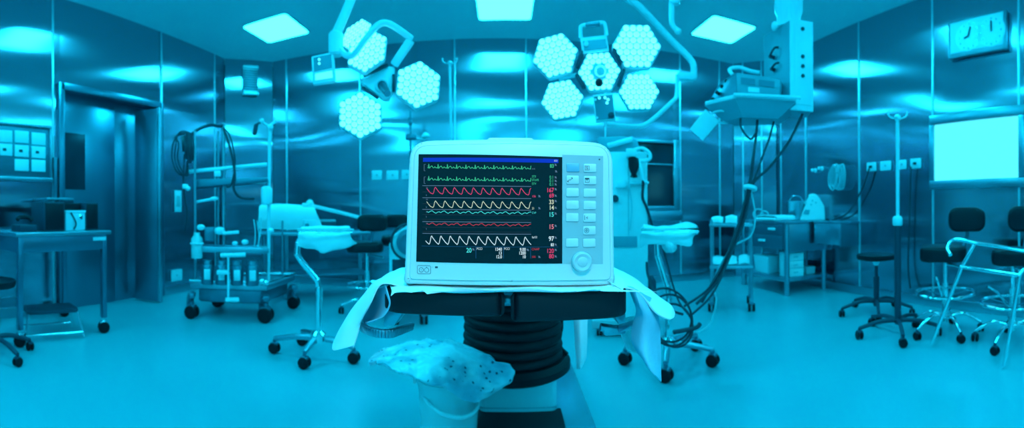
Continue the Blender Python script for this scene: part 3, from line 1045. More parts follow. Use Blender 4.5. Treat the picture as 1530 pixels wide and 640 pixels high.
drape('table_drape', 'white drape sweeping off the right end of the table to a rounded tip', [
    [(908, 427, .80), (909, 418, .96), (912, 406, 1.14), (914, 398, 1.3)],
    [(930, 428, .80), (930, 420, .95), (928, 410, 1.12), (922, 402, 1.3)],
    [(948, 432, .80), (950, 426, .92), (948, 419, 1.05), (938, 410, 1.2)],
    [(962, 444, .81), (968, 438, .92), (966, 431, 1.02), (956, 421, 1.15)],
    [(976, 462, .82), (986, 454, .90), (988, 447, .98), (980, 440, 1.08)],
    [(992, 474, .83), (1000, 467, .88), (1003, 459, .95), (1000, 453, 1.0)],
    [(1001, 478, .84), (1006, 475, .87), (1009, 471, .91), (1009, 467, .94)]], 'cloth_white', .003, 16, 7)
drape('table_drape', 'blue double drape hanging below the right end of the table to a pointed corner', [
    [(936, 430, .82), (948, 432, .80), (960, 438, .82), (972, 446, .88)],
    [(944, 446, .83), (955, 452, .80), (970, 458, .82), (982, 466, .88)],
    [(950, 466, .84), (962, 472, .81), (976, 478, .82), (987, 488, .87)],
    [(944, 490, .86), (957, 497, .82), (972, 508, .82), (988, 520, .86)],
    [(944, 512, .86), (956, 524, .82), (972, 540, .81), (988, 552, .85)],
    [(958, 532, .86), (966, 546, .82), (976, 558, .81), (988, 571, .84)]], 'cloth_blue', .004, 16, 9)
drape('table_drape', 'pale blue drape flap hanging behind the right side clamp', [
    [(930, 478, .98), (942, 474, 1.0), (956, 474, .98)],
    [(926, 498, .98), (942, 500, 1.0), (956, 502, .97)],
    [(934, 522, .98), (944, 526, 1.0), (954, 528, .97)]], 'cloth_white', .004, 16, 11)
drape('hanging_cloth', 'narrow pale strip of cloth hanging under the right half of the table', [
    [(858, 470, 1.7), (866, 470, 1.68), (877, 470, 1.7)],
    [(859, 500, 1.7), (867, 500, 1.67), (877, 500, 1.7)],
    [(861, 530, 1.7), (868, 530, 1.68), (876, 530, 1.7)],
    [(863, 553, 1.7), (868, 551, 1.68), (873, 541, 1.7)]], 'cloth_white', .004, 16, 13)

# ================================================================== bucket and the pack on it
t = T('bucket', 'clear plastic bucket with a bail handle on the floor left of the table column', 'bucket', 669, 1.82)
zr = t.q(669, 574, 1.69).z
t.p('body', B().lathe([(.108, 0), (.112, .004), (.133, zr - .03), (.142, zr - .028), (.144, zr - .012), (.138, zr - .010), (.138, zr), (.133, zr), (.129, zr - .03), (.108, .008), (1e-4, .008)], (0, 0, 0), (0, 0, 1), 40, cap=False), 'clear_plastic')
t.p('handle', B().tube([t.q(628, 583, 1.80), t.q(641, 604, 1.70), t.q(664, 620, 1.66), t.q(693, 624, 1.66), t.q(712, 612, 1.70), t.q(714, 590, 1.80)], .0075, 8), 'cloth_white')
for sx in (-1, 1):
    t.p('handle_lug', B().box((sx * .142, -.01, zr - .03), (.016, .03, .03), .005), 'white_plastic')
def wq(px, py, r):
    return Vector(t.M @ t.q(px, py, r))
top = [[(553, 537, 1.860), (569, 524, 1.980), (604, 513, 2.000), (640, 508, 2.000), (690, 517, 1.788), (742, 540, 1.767), (772, 556, 1.755)],
       [(553, 538, 1.840), (580, 531, 1.860), (612, 524, 1.860), (652, 520, 1.860), (698, 533, 1.785), (738, 552, 1.769), (772, 558, 1.755)],
       [(554, 539, 1.820), (584, 540, 1.760), (616, 542, 1.720), (656, 545, 1.700), (694, 558, 1.700), (730, 568, 1.720), (770, 562, 1.756)],
       [(556, 541, 1.800), (582, 544, 1.720), (608, 556, 1.660), (648, 568, 1.630), (688, 582, 1.630), (722, 584, 1.660), (768, 568, 1.757)],
       [(557, 542, 1.790), (580, 546, 1.710), (600, 560, 1.660), (640, 572, 1.630), (680, 590, 1.630), (708, 602, 1.640), (766, 572, 1.758)]]
pk = B().sheet([[wq(*p) for p in r] for r in top], 8, .012, .014, 22, 5.0)
one('plastic_pack', pk, 'pack_film', 'crumpled clear speckled plastic pack lying across the top of the bucket', 'pack')

# ================================================================== surgical lamps
def hexa(cx, cy, R, a0):
    return [(cx + R * math.cos(a0 + k * PI / 3), cy + R * math.sin(a0 + k * PI / 3)) for k in range(6)]


def lamp_head(t, C, right, up, R, a0, rings=3, hole=False, nm='lamp_head', glow=True):
    """hexagonal head: C centre of the glowing face, right/up = axes in its plane (they may be foreshortened)"""
    nrm = right.cross(up).normalized()          # towards the viewer
    if (t.Mi @ CAMP - C).dot(nrm) < 0:
        nrm = -nrm
    R *= 0.95
    P = [C + right * u + up * v for u, v in hexa(0, 0, R, a0)]
    h = t.p(nm, B().prism(P, nrm * -0.055, .010), 'led_back')
    t.p('lens_plate', B().prism([C + (right * u + up * v) * .95 + nrm * .0004 for u, v in hexa(0, 0, R, a0)], nrm * .0008), 'led_plate', h)
    lens = B()
    s = R * 0.268 * 3 / rings
    n = rings
    for q in range(-n, n + 1):
        for r_ in range(max(-n, -q - n), min(n, -q + n) + 1):
            if hole and max(abs(q), abs(r_), abs(q + r_)) <= 1:
                continue
            # axial -> plane, flat rows turned so the cell lattice matches the hexagon
            x = s * (q + r_ / 2); y = s * (math.sqrt(3) / 2 * r_)
            ca, sa = math.cos(a0), math.sin(a0)
            u, v = x * ca - y * sa, x * sa + y * ca
            c = C + right * u + up * v
            # a flat-dome lens drawn in the head's own plane
            rr = s * .465
            seg = 12
            r0 = [lens.bm.verts.new(c + nrm * .001 + (right * math.cos(2 * PI * k / seg) + up * math.sin(2 * PI * k / seg)) * rr) for k in range(seg)]
            r1 = [lens.bm.verts.new(c + nrm * .009 + (right * math.cos(2 * PI * k / seg) + up * math.sin(2 * PI * k / seg)) * rr * .8) for k in range(seg)]
            for k in range(seg):
                lens.bm.faces.new((r0[k], r0[(k + 1) % seg], r1[(k + 1) % seg], r1[k]))
            lens.bm.faces.new(r1)
    t.p('led_lenses', lens, 'led_glow', h)
    return h, nrm


# right lamp: five hexagons facing the viewer
t = T('surgical_lamp', 'lit surgical lamp of five hexagonal heads hanging above the right of the monitor', 'surgical lamp', 895, 2.2, z=CEIL)
pm = 2.2 / F
X, Z = Vector((1, 0, 0)), Vector((0, 0, 1))
def face(px, py, tiltx=0.0):
    return t.q(px, py)
for (px, py, Rp, a0) in ((829.5, 83, 38, .22), (951.5, 69, 40, .02), (840, 149, 35, .14), (955, 137, 33.5, .03)):
    lamp_head(t, face(px, py), X, Z, Rp * pm, a0)
hh, nn = lamp_head(t, face(895.5, 107), X, Z, 35 * pm, .06, hole=True, nm='hub_head')
gr = B().lathe([(.024, 0), (.030, .01), (.030, .05), (.020, .09)], face(897, 106), (0, -1, -.35), 20)
t.p('sterile_handle', gr, 'white_enamel', None)
t.p('handle_end', B().lathe([(.019, 0), (.021, .02), (.015, .045), (1e-4, .05)], t.y(895, 124, -.10), (0, -1, -.2), 18), 'black_vinyl')
for (a, c) in (((871, 78), (862, 101)), ((917, 74), (929, 96)), ((861, 113), (873, 132)), ((932, 105), (924, 128))):
    A, C_ = t.y(a[0], a[1], .02), t.y(c[0], c[1], .02)
    d = (C_ - A)
    t.p('hinge_bar', B().box((A + C_) / 2, (d.length, .05, .016), .003, Vector((1, 0, 0)).rotation_difference(d.normalized()).to_matrix()), 'dark_plastic')
for (a, c) in (((862, 112), (835, 118)), ((930, 104), (958, 103)), ((880, 73), (892, 76))):
    t.p('link_arm', B().rod(t.y(a[0], a[1], .05), t.y(c[0], c[1], .05), .012), 'led_back')
# control boxes above and below the hub
cb = t.p('control_box', B().prism([t.y(x, y, -.005) for x, y in ((870, 80), (867, 56), (906, 52), (910, 76))], (0, .05, 0), .005), 'led_back')
t.p('control_face', B().prism([t.y(x, y, -.006) for x, y in ((873, 76), (871, 62), (905, 58.5), (907.5, 72))], (0, -.003, 0)), 'dark_steel', cb)
t.p('knob', B().lathe([(.013, 0), (.013, .01)], t.y(876, 66, -.009), (0, -1, 0), 14), 'outlet', cb)
t.p('carry_bar', B().tube([t.y(868, 57, .01), t.y(867.5, 44, .01), t.y(871, 38, .01), t.y(898, 34, .01), t.y(904, 38, .01), t.y(906, 53, .01)], .010, 8, sub=4), 'led_back')
t.p('grip', B().rod(t.y(875, 38, .01), t.y(896, 35.5, .01), .013), 'dark_steel')
cb = t.p('control_panel', B().prism([t.y(x, y, -.004) for x, y in ((890, 182), (886, 142), (916, 139), (920, 179))], (0, .04, 0), .005), 'led_back')
t.p('control_face', B().prism([t.y(x, y, -.005) for x, y in ((891.5, 179.5), (887.5, 145), (914.5, 142), (918.5, 177))], (0, -.003, 0)), 'dark_steel', cb)
for (x, y) in ((895.5, 146.5), (904, 146), (908.5, 149), (907, 154)):
    t.p('indicator', B().lathe([(.007, 0), (.007, .003)], t.y(x, y, -.009), (0, -1, 0), 10), 'indicator_glow', cb)
t.p('turn_knob', B().lathe([(.016, 0), (.016, .014), (.006, .016)], t.y(913, 173, -.009), (0, -1, 0), 16), 'dark_plastic', cb)
for (x, y) in ((889.5, 149), (892, 176)):
    t.p('key', B().lathe([(.007, 0), (.007, .003)], t.y(x, y, -.009), (0, -1, 0), 10), 'outlet', cb)
# its arms: sprung arm from the ceiling, elbow, yoke behind the heads
t.p('spring_arm', B().tube([t.y(905, -26, .35), t.y(944, 3, .42), t.y(957, 12, .44), t.y(1000, 57, .50), t.y(1027, 84, .52), t.y(1036, 98, .52), t.y(1036, 118, .52)], .022, 10, sub=5), 'housing_pale')
t.p('elbow_joint', B().box(t.y(1024, 115, .52), (.115, .06, .05), .012), 'housing_pale')
t.p('yoke', B().tube([t.y(1012, 112, .5), t.y(1011, 142, .48), t.y(1004, 152, .4), t.y(968, 184, .3), t.y(945, 189, .22), t.y(905, 186, .12)], .014, 9, sub=5), 'housing_pale')
t.p('ceiling_stem', B().rod(t.y(905, -28, .35), Vector((t.y(905, -28, .35).x, .35, 0)), .035).lathe([(.13, 0), (.13, -.05), (.05, -.09)], Vector((t.y(905, -28, .35).x, .35, 0)), (0, 0, 1), 24), 'housing_pale')

# left lamp: four hexagons on a three-cornered hub, seen at a slant
t = T('surgical_lamp', 'lit surgical lamp of four hexagonal heads hanging above the left of the monitor', 'surgical lamp', 582, 2.15, z=CEIL)
pm = 2.15 / F
def head_px(pts, y, nm='lamp_head'):
    """hexagon through six image points -> head centre and plane axes"""
    P = [t.y(px, py, y) for px, py in pts]
    C = sum(P, Vector()) / 6
    # fit: affine image of a regular hexagon
    r_ = Vector(); u_ = Vector()
    for k, p in enumerate(P):
        a = PI / 6 + k * PI / 3
        r_ += (p - C) * math.cos(a) / 3
        u_ += (p - C) * math.sin(a) / 3
    return lamp_head(t, C, r_, u_, 1.0, PI / 6, nm=nm)
# six corners counter-clockwise starting at the right upper corner
head_px([(661, 109), (628, 89), (593, 105), (589, 139), (622, 166), (657, 153)], 0.0)
head_px([(572, 154), (540, 135), (503, 151), (503, 189), (541, 211), (570, 193)], 0.05)
head_px([(580, 50), (551, 41), (522, 66), (517, 92), (543, 114), (578, 92)], -0.02)
head_px([(556, 33), (545, 26), (515, 46), (507, 64), (520, 78), (546, 62)], 0.16)
hub = t.p('hub', B().prism([t.y(x, y, .05) for x, y in ((538, 122), (580, 98), (590, 100), (589, 132), (581, 149), (572, 148))], (0, .05, 0), .006), 'led_back')
t.p('hub_ring', B().torus(t.y(571, 128, .04), .030, .008, (0, 1, .3), 24, 8), 'housing_pale', hub)
t.p('sterile_handle', B().rod(t.y(570, 126, .06), t.y(579, 140, -.05), .022, .017), 'dark_steel', hub)
for (a, c) in (((543, 113), (580, 97)), ((588, 112), (588, 137)), ((542, 131), (565, 147))):
    A, C_ = t.y(a[0], a[1], .045), t.y(c[0], c[1], .045)
    d = (C_ - A)
    t.p('hinge_bar', B().box((A + C_) / 2, (d.length, .03, .014), .003, Vector((1, 0, 0)).rotation_difference(d.normalized()).to_matrix()), 'dark_plastic')
t.p('yoke', B().tube([t.y(504, 70, .02), t.y(516, 82, -.02), t.y(528, 82, -.05), t.y(545, 60, -.07), t.y(564, 38, -.07), t.y(578, 35, -.06), t.y(594, 43, -.04), t.y(615, 58, 0)], .016, 9, sub=5), 'housing_pale')
t.p('yoke_post', B().box((t.y(614, 60, 0) + t.y(588, 98, .05)) / 2, ((t.y(614, 60, 0) - t.y(588, 98, .05)).length, .04, .040), .008, Vector((1, 0, 0)).rotation_difference((t.y(614, 60, 0) - t.y(588, 98, .05)).normalized()).to_matrix()), 'housing_pale')
t.p('spring_arm', B().tube([t.y(528, -12, .05), t.y(524, 0, .04), t.y(508, 38, .02), t.y(502, 52, .02), t.y(501, 76, .02)], .024, 10, sub=5), 'housing_pale')
t.p('ceiling_stem', B().rod(t.y(528, -10, .05), Vector((t.y(528, -10, .05).x, .05, 0)), .03).lathe([(.13, 0), (.13, -.05), (.05, -.09)], Vector((t.y(528, -10, .05).x, .05, 0)), (0, 0, 1), 24), 'housing_pale')
t.p('swivel', B().lathe([(.03, -.06), (.038, -.05), (.038, .05), (.03, .06)], t.y(502, 66, .02), (0, 0, 1), 18), 'housing_pale')
cb = t.p('control_box', B().prism([t.y(x, y, .0) for x, y in ((467, 126), (465, 84), (498, 77), (501, 121))], (0, .04, 0), .005), 'led_back')
t.p('control_face', B().prism([t.y(x, y, -.001) for x, y in ((469.5, 107), (468.5, 86.5), (495, 81), (496, 101))], (0, -.003, 0)), 'dark_steel', cb)
t.p('control_window', B().prism([t.y(x, y, -.001) for x, y in ((471.5, 120), (471, 111), (496, 106), (497, 116))], (0, -.003, 0), .001), 'viewer_glow', cb)
for y in (89, 95):
    t.p('indicator', B().lathe([(.006, 0), (.006, .003)], t.y(477, y, -.005), (0, -1, 0), 10), 'indicator_glow', cb)

# small elbowed arm stub at the ceiling
t = T('camera_arm', 'short pale elbowed arm hanging from the ceiling left of the right ceiling light', 'arm', 1005, 2.9, z=CEIL)
t.p('arm', B().tube([Vector((t.q(1004, -3).x, 0, 0)), t.q(1003.5, -3), t.q(1003.5, 30), t.q(1006, 39), t.q(1012, 46)], .018, 9, sub=4), 'housing_pale')
t.p('end_cap', B().ball(t.q(1013, 47), .024), 'outlet')
t.p('bracket', B().box(t.q(1008, 2), (.07, .05, .04), .01), 'housing_pale')

# ================================================================== ceiling pendant
t = T('ceiling_pendant', 'ceiling pendant with a tall pale service column and an equipment shelf, upper right', 'pendant', 1180, 3.0, z=CEIL)
PT = t
t.p('ceiling_mount', B().lathe([(.20, 0), (.20, -.07), (.13, -.12), (.12, -.20)], (0, .05, 0), (0, 0, 1), 28), 'housing_pale')
zt = t.q(1180, 33).z
t.p('column', B().lathe([(.085, zt - .02), (.085, zt + .06), (.10, zt + .10), (.10, -.1)], (0, .06, 0), (0, 0, 1), 28), 'housing_pale')
# service head: a wide side face turned left, and a narrow bright front face
fl, fr_ = t.y(1179, 30, -.06), t.y(1213, 38, 0.0)
dep = t.y(1140, 52, .16)
zb = t.y(1179, 163, -.06).z
foot = [Vector((fl.x, -.06, 0)), Vector((fr_.x, 0, 0)), Vector((fr_.x - .03, .22, 0)), Vector((dep.x, .20, 0))]
zt1 = fl.z
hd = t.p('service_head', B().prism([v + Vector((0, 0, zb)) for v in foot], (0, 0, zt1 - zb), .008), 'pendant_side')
fd = (foot[1] - foot[0]).normalized(); fn = Vector((fd.y, -fd.x, 0))
A = foot[0] + fn * .004; C_ = foot[1] + fn * .004
fp = t.p('front_panel', B().prism([A + fd * .0 + Vector((0, 0, zb - .01)), C_ + Vector((0, 0, zb - .01)), C_ + Vector((0, 0, zt1 + .005)), A + Vector((0, 0, zt1 + .005))], fn * .02, .005), 'housing_pale')
A2 = A + fd * .025 + fn * .021; C2 = C_ - fd * .02 + fn * .021
t.p('inner_panel', B().prism([A2 + Vector((0, 0, zb + .03)), C2 + Vector((0, 0, zb + .03)), C2 + Vector((0, 0, zt1 - .03)), A2 + Vector((0, 0, zt1 - .03))], fn * .004, .001), 'outlet', fp)
for y in (44, 85, 99.5, 114):
    pz_ = t.y(1196, y, -.05).z
    t.p('socket', B().lathe([(.013, 0), (.013, .008), (.007, .009)], (A2 + C2) / 2 + fn * .004 + Vector((0, 0, pz_)), fn, 14), 'dark_plastic', fp)
for (x, y) in ((1150, 84), (1164, 71), (1152, 103), (1166, 94), (1166, 114)):
    c = t.y(x, y, .06)
    t.p('connector', B().rod(c + Vector((.05, .05, 0)), c, .014), 'dark_plastic', hd)
for (x, y, x2, y2) in ((1150, 84, 1164, 71), (1152, 103, 1166, 94)):
    t.p('lead', B().tube([t.y(x, y, .05), t.y((x + x2) / 2, min(y, y2) + 1, .03), t.y(x2, y2, .05)], .008, 7), 'cable', hd)
t.p('clip', B().ball(t.y(1157, 39, .0), .022, sc=(1, 1, 1.6)), 'outlet')
# shelf
SH = [t.y(1050, 168, -.12), t.y(1100, 141, -.24), t.y(1190, 150, -.12), t.y(1178, 160, .20), t.y(1096, 152, .25)]
zs = t.y(1100, 141, -.24).z
poly = [Vector((t.y(1053, 160, -.10).x, -.10, zs)), Vector((t.y(1099, 141, -.25).x, -.25, zs)), Vector((t.y(1189, 148, -.14).x, -.14, zs)), Vector((t.y(1189, 148, .1).x, .18, zs)), Vector((t.y(1085, 150, .2).x, .22, zs))]
sh = t.p('shelf', B().prism(poly, (0, 0, -.028), .006), 'housing_pale')
bowl = [v + Vector((0, 0, -.028)) for v in poly]
ctr = sum(bowl, Vector()) / 5
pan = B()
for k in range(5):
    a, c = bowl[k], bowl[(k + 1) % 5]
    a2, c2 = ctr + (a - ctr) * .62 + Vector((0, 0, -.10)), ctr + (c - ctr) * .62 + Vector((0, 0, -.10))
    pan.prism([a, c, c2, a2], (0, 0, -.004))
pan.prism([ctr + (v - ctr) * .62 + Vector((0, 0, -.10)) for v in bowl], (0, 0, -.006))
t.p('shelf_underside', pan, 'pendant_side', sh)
t.p('shelf_rail', B().tube([poly[1] + Vector((-.01, -.02, -.01)), poly[2] + Vector((.03, -.02, -.01))], .012, 8), 'housing_pale', sh)
t.p('rail_hoop', B().torus(t.y(1080, 175, -.05), .085, .008, (0, .3, 1), 24, 7), 'housing_pale', sh)

# monitor seen from behind on the pendant shelf
t2 = T('pendant_monitor', 'pale equipment monitor lying on the ceiling pendant shelf, seen from its back', 'monitor', origin=Vector(PT.M @ Vector((ctr.x, ctr.y, zs))), away=(PT.M.to_3x3() @ Vector((0, 1, 0))))
def q2(px, py, y):
    return t2.y(px, py, y)
fl = [q2(1101, 139, -.17), q2(1165, 146, -.08), q2(1167, 118, -.08), q2(1100, 108, -.17)]
zmin = 0.002
fl[0].z = zmin; fl[1].z = zmin
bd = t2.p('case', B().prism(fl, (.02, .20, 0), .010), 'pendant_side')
for k in range(2):
    u0, u1 = (.10, .42) if k == 0 else (.50, .86)
    mk = lambda u, v: fl[0].lerp(fl[1], u).lerp(fl[3].lerp(fl[2], u), v) + Vector((0, -.003, 0))
    t2.p('vent', B().prism([mk(u0, .52), mk(u1, .52), mk(u1, .80), mk(u0, .80)], (0, -.003, 0)), 'dark_steel', bd)
t2.p('rating_plate', B().prism([mk(.26, .2), mk(.52, .2), mk(.52, .42), mk(.26, .42)], (0, -.003, 0)), 'outlet', bd)
sd = [q2(1100, 108, -.17), q2(1101, 139, -.17), q2(1056, 155, .02), q2(1076, 122, .02)]
sd[1].z = zmin; sd[2].z = zmin
t2.p('front_hood', B().prism(sd, (.06, .10, 0), .008), 'dark_steel')
t2.p('top_handle', B().tube([q2(1095, 112, -.1), q2(1090, 104, -.05), q2(1104, 101, -.02), q2(1120, 106, -.02), q2(1135, 109, .0)], .014, 8), 'housing_pale')
for k, (x, y) in enumerate(((1064, 148), (1071, 138), (1078, 129), (1085, 121))):
    t2.p('connector', B().rod(q2(x, y, -.08), q2(x + 6, y + 4, -.02), .013), 'black_vinyl')

# card hanging from the shelf
P = [PT.y(x, y, -.14) for x, y in ((1030, 193), (1050, 210), (1075, 181), (1054, 163))]
b = B().prism([PT.M @ v for v in P], Vector(PT.M.to_3x3() @ Vector((0, .012, 0))), .003)
one('hanging_card', b, 'outlet', 'pale square card hanging tilted from the left corner of the pendant shelf', 'card')

# cables from the pendant down to the floor
def cable(label, pts, m='cable', rad=.0075, name='cable', cat='cable', group='cables hanging from the ceiling pendant'):
    P = []
    for px, py, r in pts:
        d = ray(px, py); k = r / math.hypot(d.x, d.y)
        P.append(CAMP + d * k)
    for v in P:
        v.z = max(v.z, rad)
    return one(name, B().tube(P, rad, 8, sub=7), m, label, cat, group)
cable('black cable looping from the pendant shelf left corner into the tied bundle', [(1107, 172, 2.9), (1107, 190, 2.85), (1121, 208, 2.8), (1130, 200, 2.85), (1124, 240, 2.8), (1119, 272, 2.8), (1105, 330, 2.75), (1084, 385, 2.7), (1060, 430, 2.65), (1022, 458, 2.6)])
cable('black cable dropping straight from the pendant shelf middle into the tied bundle', [(1132, 174, 2.95), (1130, 200, 2.9), (1126, 235, 2.85), (1121, 275, 2.8), (1106, 335, 2.78), (1090, 382, 2.72), (1068, 425, 2.66), (1040, 455, 2.6)], rad=.009)
cable('black cable slanting from the pendant shelf right half into the tied bundle', [(1157, 178, 3.0), (1150, 205, 2.95), (1140, 232, 2.9), (1133, 252, 2.86), (1122, 282, 2.8), (1112, 330, 2.76), (1088, 390, 2.7), (1064, 440, 2.62), (1034, 470, 2.58)])
cable('thick black cable sweeping from under the service column into the tied bundle', [(1199, 170, 3.0), (1190, 190, 3.0), (1176, 216, 2.95), (1150, 250, 2.9), (1124, 276, 2.82), (1112, 320, 2.78), (1093, 372, 2.74), (1075, 405, 2.7), (1048, 452, 2.62)], rad=.010)
cable('thin pale cable looping right of the tied bundle down to the floor', [(1122, 284, 2.8), (1128, 320, 2.8), (1122, 352, 2.8), (1092, 372, 2.78), (1066, 420, 2.7), (1070, 450, 2.68), (1060, 485, 2.66), (1040, 498, 2.62)], 'pale_cable', .006)
P = CAMP + ray(1121, 281) * (2.79 / math.hypot(ray(1121, 281).x, ray(1121, 281).y))
one('cable_tie', B().lathe([(.042, -.012), (.046, -.008), (.046, .008), (.042, .012)], P, (.3, .1, 1), 18), 'outlet', 'pale band tying the pendant cables together', 'tie')

# ================================================================== left side of the room
# table with equipment against the left wall
tA, tB = floor_pt(30, 518), floor_pt(155, 497)
ax = (tB - tA); ax.z = 0; L = ax.length
t = T('trolley_table', 'dark steel table on casters against the left wall carrying the black speaker boxes', 'table', origin=tA, away=(-ax.y, ax.x))
TL = t
zt = .5 * (t.y(30, 347, 0).z + t.y(155, 345, 0).z)
D = .70
t.p('table_top', B().box2((-.05, -.04, zt - .035), (L + .06, D + .04, zt), .006), 'steel')
ap = t.p('apron', B().box2((0, -.02, zt - .16), (L, .0, zt - .035), .003).box2((L, 0, zt - .16), (L + .02, D, zt - .035), .003).box2((-.02, 0, zt - .16), (0, D, zt - .035), .003), 'door_steel')
A, C_ = t.y(139, 360, -.021), t.y(158, 354, -.021)
t.p('name_plate', B().box2((A.x, -.026, A.z), (C_.x, -.018, C_.z), .003), 'outlet', ap)
for (x, y) in ((0, 0), (L, 0), (0, D), (L, D)):
    t.p('leg', B().box2((x - .022, y - .022, .13), (x + .022, y + .022, zt - .03), .004), 'door_steel')
    caster(t, (x, y), .05, fork='chrome', yaw=1.1)
def on_table(name, label, cat, pxa, pxb, pya, dep, y, m, group=None, zt_=None, tt=None):
    tt = tt or TL
    ztt = zt if zt_ is None else zt_
    a, c = tt.y(pxa, 330, y).x, tt.y(pxb, 330, y).x
    h = tt.y((pxa + pxb) / 2, pya, y).z - ztt
    o = tt.M @ Vector(((a + c) / 2, y + dep / 2, ztt))
    t_ = T(name, label, cat, origin=o, away=tt.M.to_3x3() @ Vector((0, 1, 0)), group=group)
    return t_, abs(c - a), h
t1, w_, h_ = on_table('loudspeaker', 'larger black box speaker on the steel table, left of the white device', 'speaker', 66, 97, 302, .26, .12, None)
t1.p('cabinet', B().box2((-w_ / 2, -.13, 0), (w_ / 2, .13, h_), .006), 'dark_plastic')
t1.p('grille', B().box2((-w_ / 2 + .012, -.138, .012), (w_ / 2 - .012, -.125, h_ - .012), .004), 'black_vinyl')
t1, w_, h_ = on_table('loudspeaker', 'narrow black box speaker on the steel table, right of the white device', 'speaker', 128, 147, 303, .24, .16, None)
t1.p('cabinet', B().box2((-w_ / 2, -.12, 0), (w_ / 2, .12, h_), .006), 'dark_plastic')
t1.p('grille', B().box2((-w_ / 2 + .01, -.128, .012), (w_ / 2 - .01, -.115, h_ - .012), .004), 'black_vinyl')
t1, w_, h_ = on_table('electronic_unit', 'pale square electronic unit between the two black speakers', 'device', 98, 127.5, 315, .22, .16, None)
cse = t1.p('case', B().box2((-w_ / 2, -.11, 0), (w_ / 2, .11, h_), .006), 'housing_pale')
t1.p('lid_edge', B().box2((-w_ / 2 - .004, -.116, h_ - .018), (w_ / 2 + .004, .116, h_ + .002), .004), 'outlet', cse)
t1.p('knob', B().lathe([(.022, 0), (.022, .02), (.016, .026)], (w_ * .2, -.11, h_ * .66), (0, -1, 0), 18), 'chrome', cse)
t1.p('lead', B().tube([(-w_ * .25, -.115, h_ * .9), (-w_ * .1, -.12, h_ * .6), (-w_ * .02, -.125, h_ * .3), (-w_ * .12, -.12, .01)], .007, 7), 'cable', cse)
o = t1.M @ Vector((0, 0.02, h_ + .003))
t3 = T('radio_unit', 'small black unit on top of the pale electronic unit', 'device', origin=o, away=t1.M.to_3x3() @ Vector((0, 1, 0)))
t3.p('case', B().box2((-w_ * .42, -.07, 0), (w_ * .42, .07, .065), .006), 'black_vinyl')
t3.p('dock', B().box2((-w_ * .36, -.03, .065), (w_ * .2, .04, .095), .005), 'dark_plastic')
t1, w_, h_ = on_table('desk_telephone', 'dark desk telephone at the left end of the steel table', 'telephone', 30, 56, 336, .2, .12, None)
t1.p('base', B().prism([(-w_ / 2, -.1, 0), (w_ / 2, -.1, 0), (w_ / 2, .1, 0), (-w_ / 2, .1, 0)], (0, 0, max(.03, h_)), .01), 'dark_plastic')
t1.p('handset', B().tube([(-w_ / 2 + .01, -.02, h_ + .04), (-w_ / 4, 0, h_ + .06), (w_ / 4, .0, h_ + .06), (w_ / 2 - .01, -.02, h_ + .03)], .018, 8), 'black_vinyl')
# wall bracket above the speaker
t3 = T('wall_bracket', 'thin pale wall shelf just above the larger black speaker', 'shelf', origin=Vector((-3.94, on_wall(66, 300, 'left').y, on_wall(66, 299, 'left').z)), away=(-1, 0))
t3.p('plate', B().box2((-.12, -.30, -.012), (.18, 0, .012), .004), 'steel')
t3.p('post', B().box2((.10, -.03, .012), (.14, 0, .45), .004), 'dark_steel')

# low chrome footstool under the table
t = T('step_stool', 'chrome framed step stool pushed under the steel table', 'stool', origin=TL.M @ Vector((L * .45, .18, 0)), away=TL.M.to_3x3() @ Vector((.25, 1, 0)))
t.p('platform', B().prism([(u, v, .21) for u, v in rrect(.44, .28, .04)], (0, 0, .03), .008), 'dark_plastic')
for sx in (-1, 1):
    t.p('leg_frame', B().tube([(sx * .25, -.17, .01), (sx * .21, -.13, .21), (sx * .21, .13, .21), (sx * .25, .17, .01)], .011, 8, smooth=False), 'chrome')
t.p('front_bar', B().rod((-.24, -.165, .05), (.24, -.165, .05), .011), 'chrome')
t.p('back_bar', B().rod((-.24, .165, .05), (.24, .165, .05), .011), 'chrome')

# dark swivel stool at the frame's left edge
def stool(name, label, px, r, seat_z, seat_r, R, n=5, ph=.3, legm='dark_plastic', group='swivel seats', lr=.02):
    t = T(name, label, 'stool', px, r, group)
    t.p('seat', B().lathe([(1e-4, seat_z - .07), (seat_r * .5, seat_z - .07), (seat_r * .93, seat_z - .055), (seat_r, seat_z - .03), (seat_r * .97, seat_z - .008), (seat_r * .8, seat_z), (1e-4, seat_z)], (0, 0, 0), (0, 0, 1), 32, cap=False), 'black_vinyl', angle=60)
    t.p('column', B().rod((0, 0, .08), (0, 0, seat_z * .62), .030).rod((0, 0, seat_z * .6), (0, 0, seat_z - .07), .016), legm)
    t.p('gas_collar', B().lathe([(.018, seat_z - .12), (.024, seat_z - .11), (.05, seat_z - .068)], (0, 0, 0), (0, 0, 1), 18), 'chrome')
    star(t, 0, 0, n, R, ph, .13, .032, legm, legm, lr, .02)
    return t
stool('swivel_stool', 'dark swivel stool cut by the left frame edge beside the steel table', -12, 3.15, .56, .18, .30)

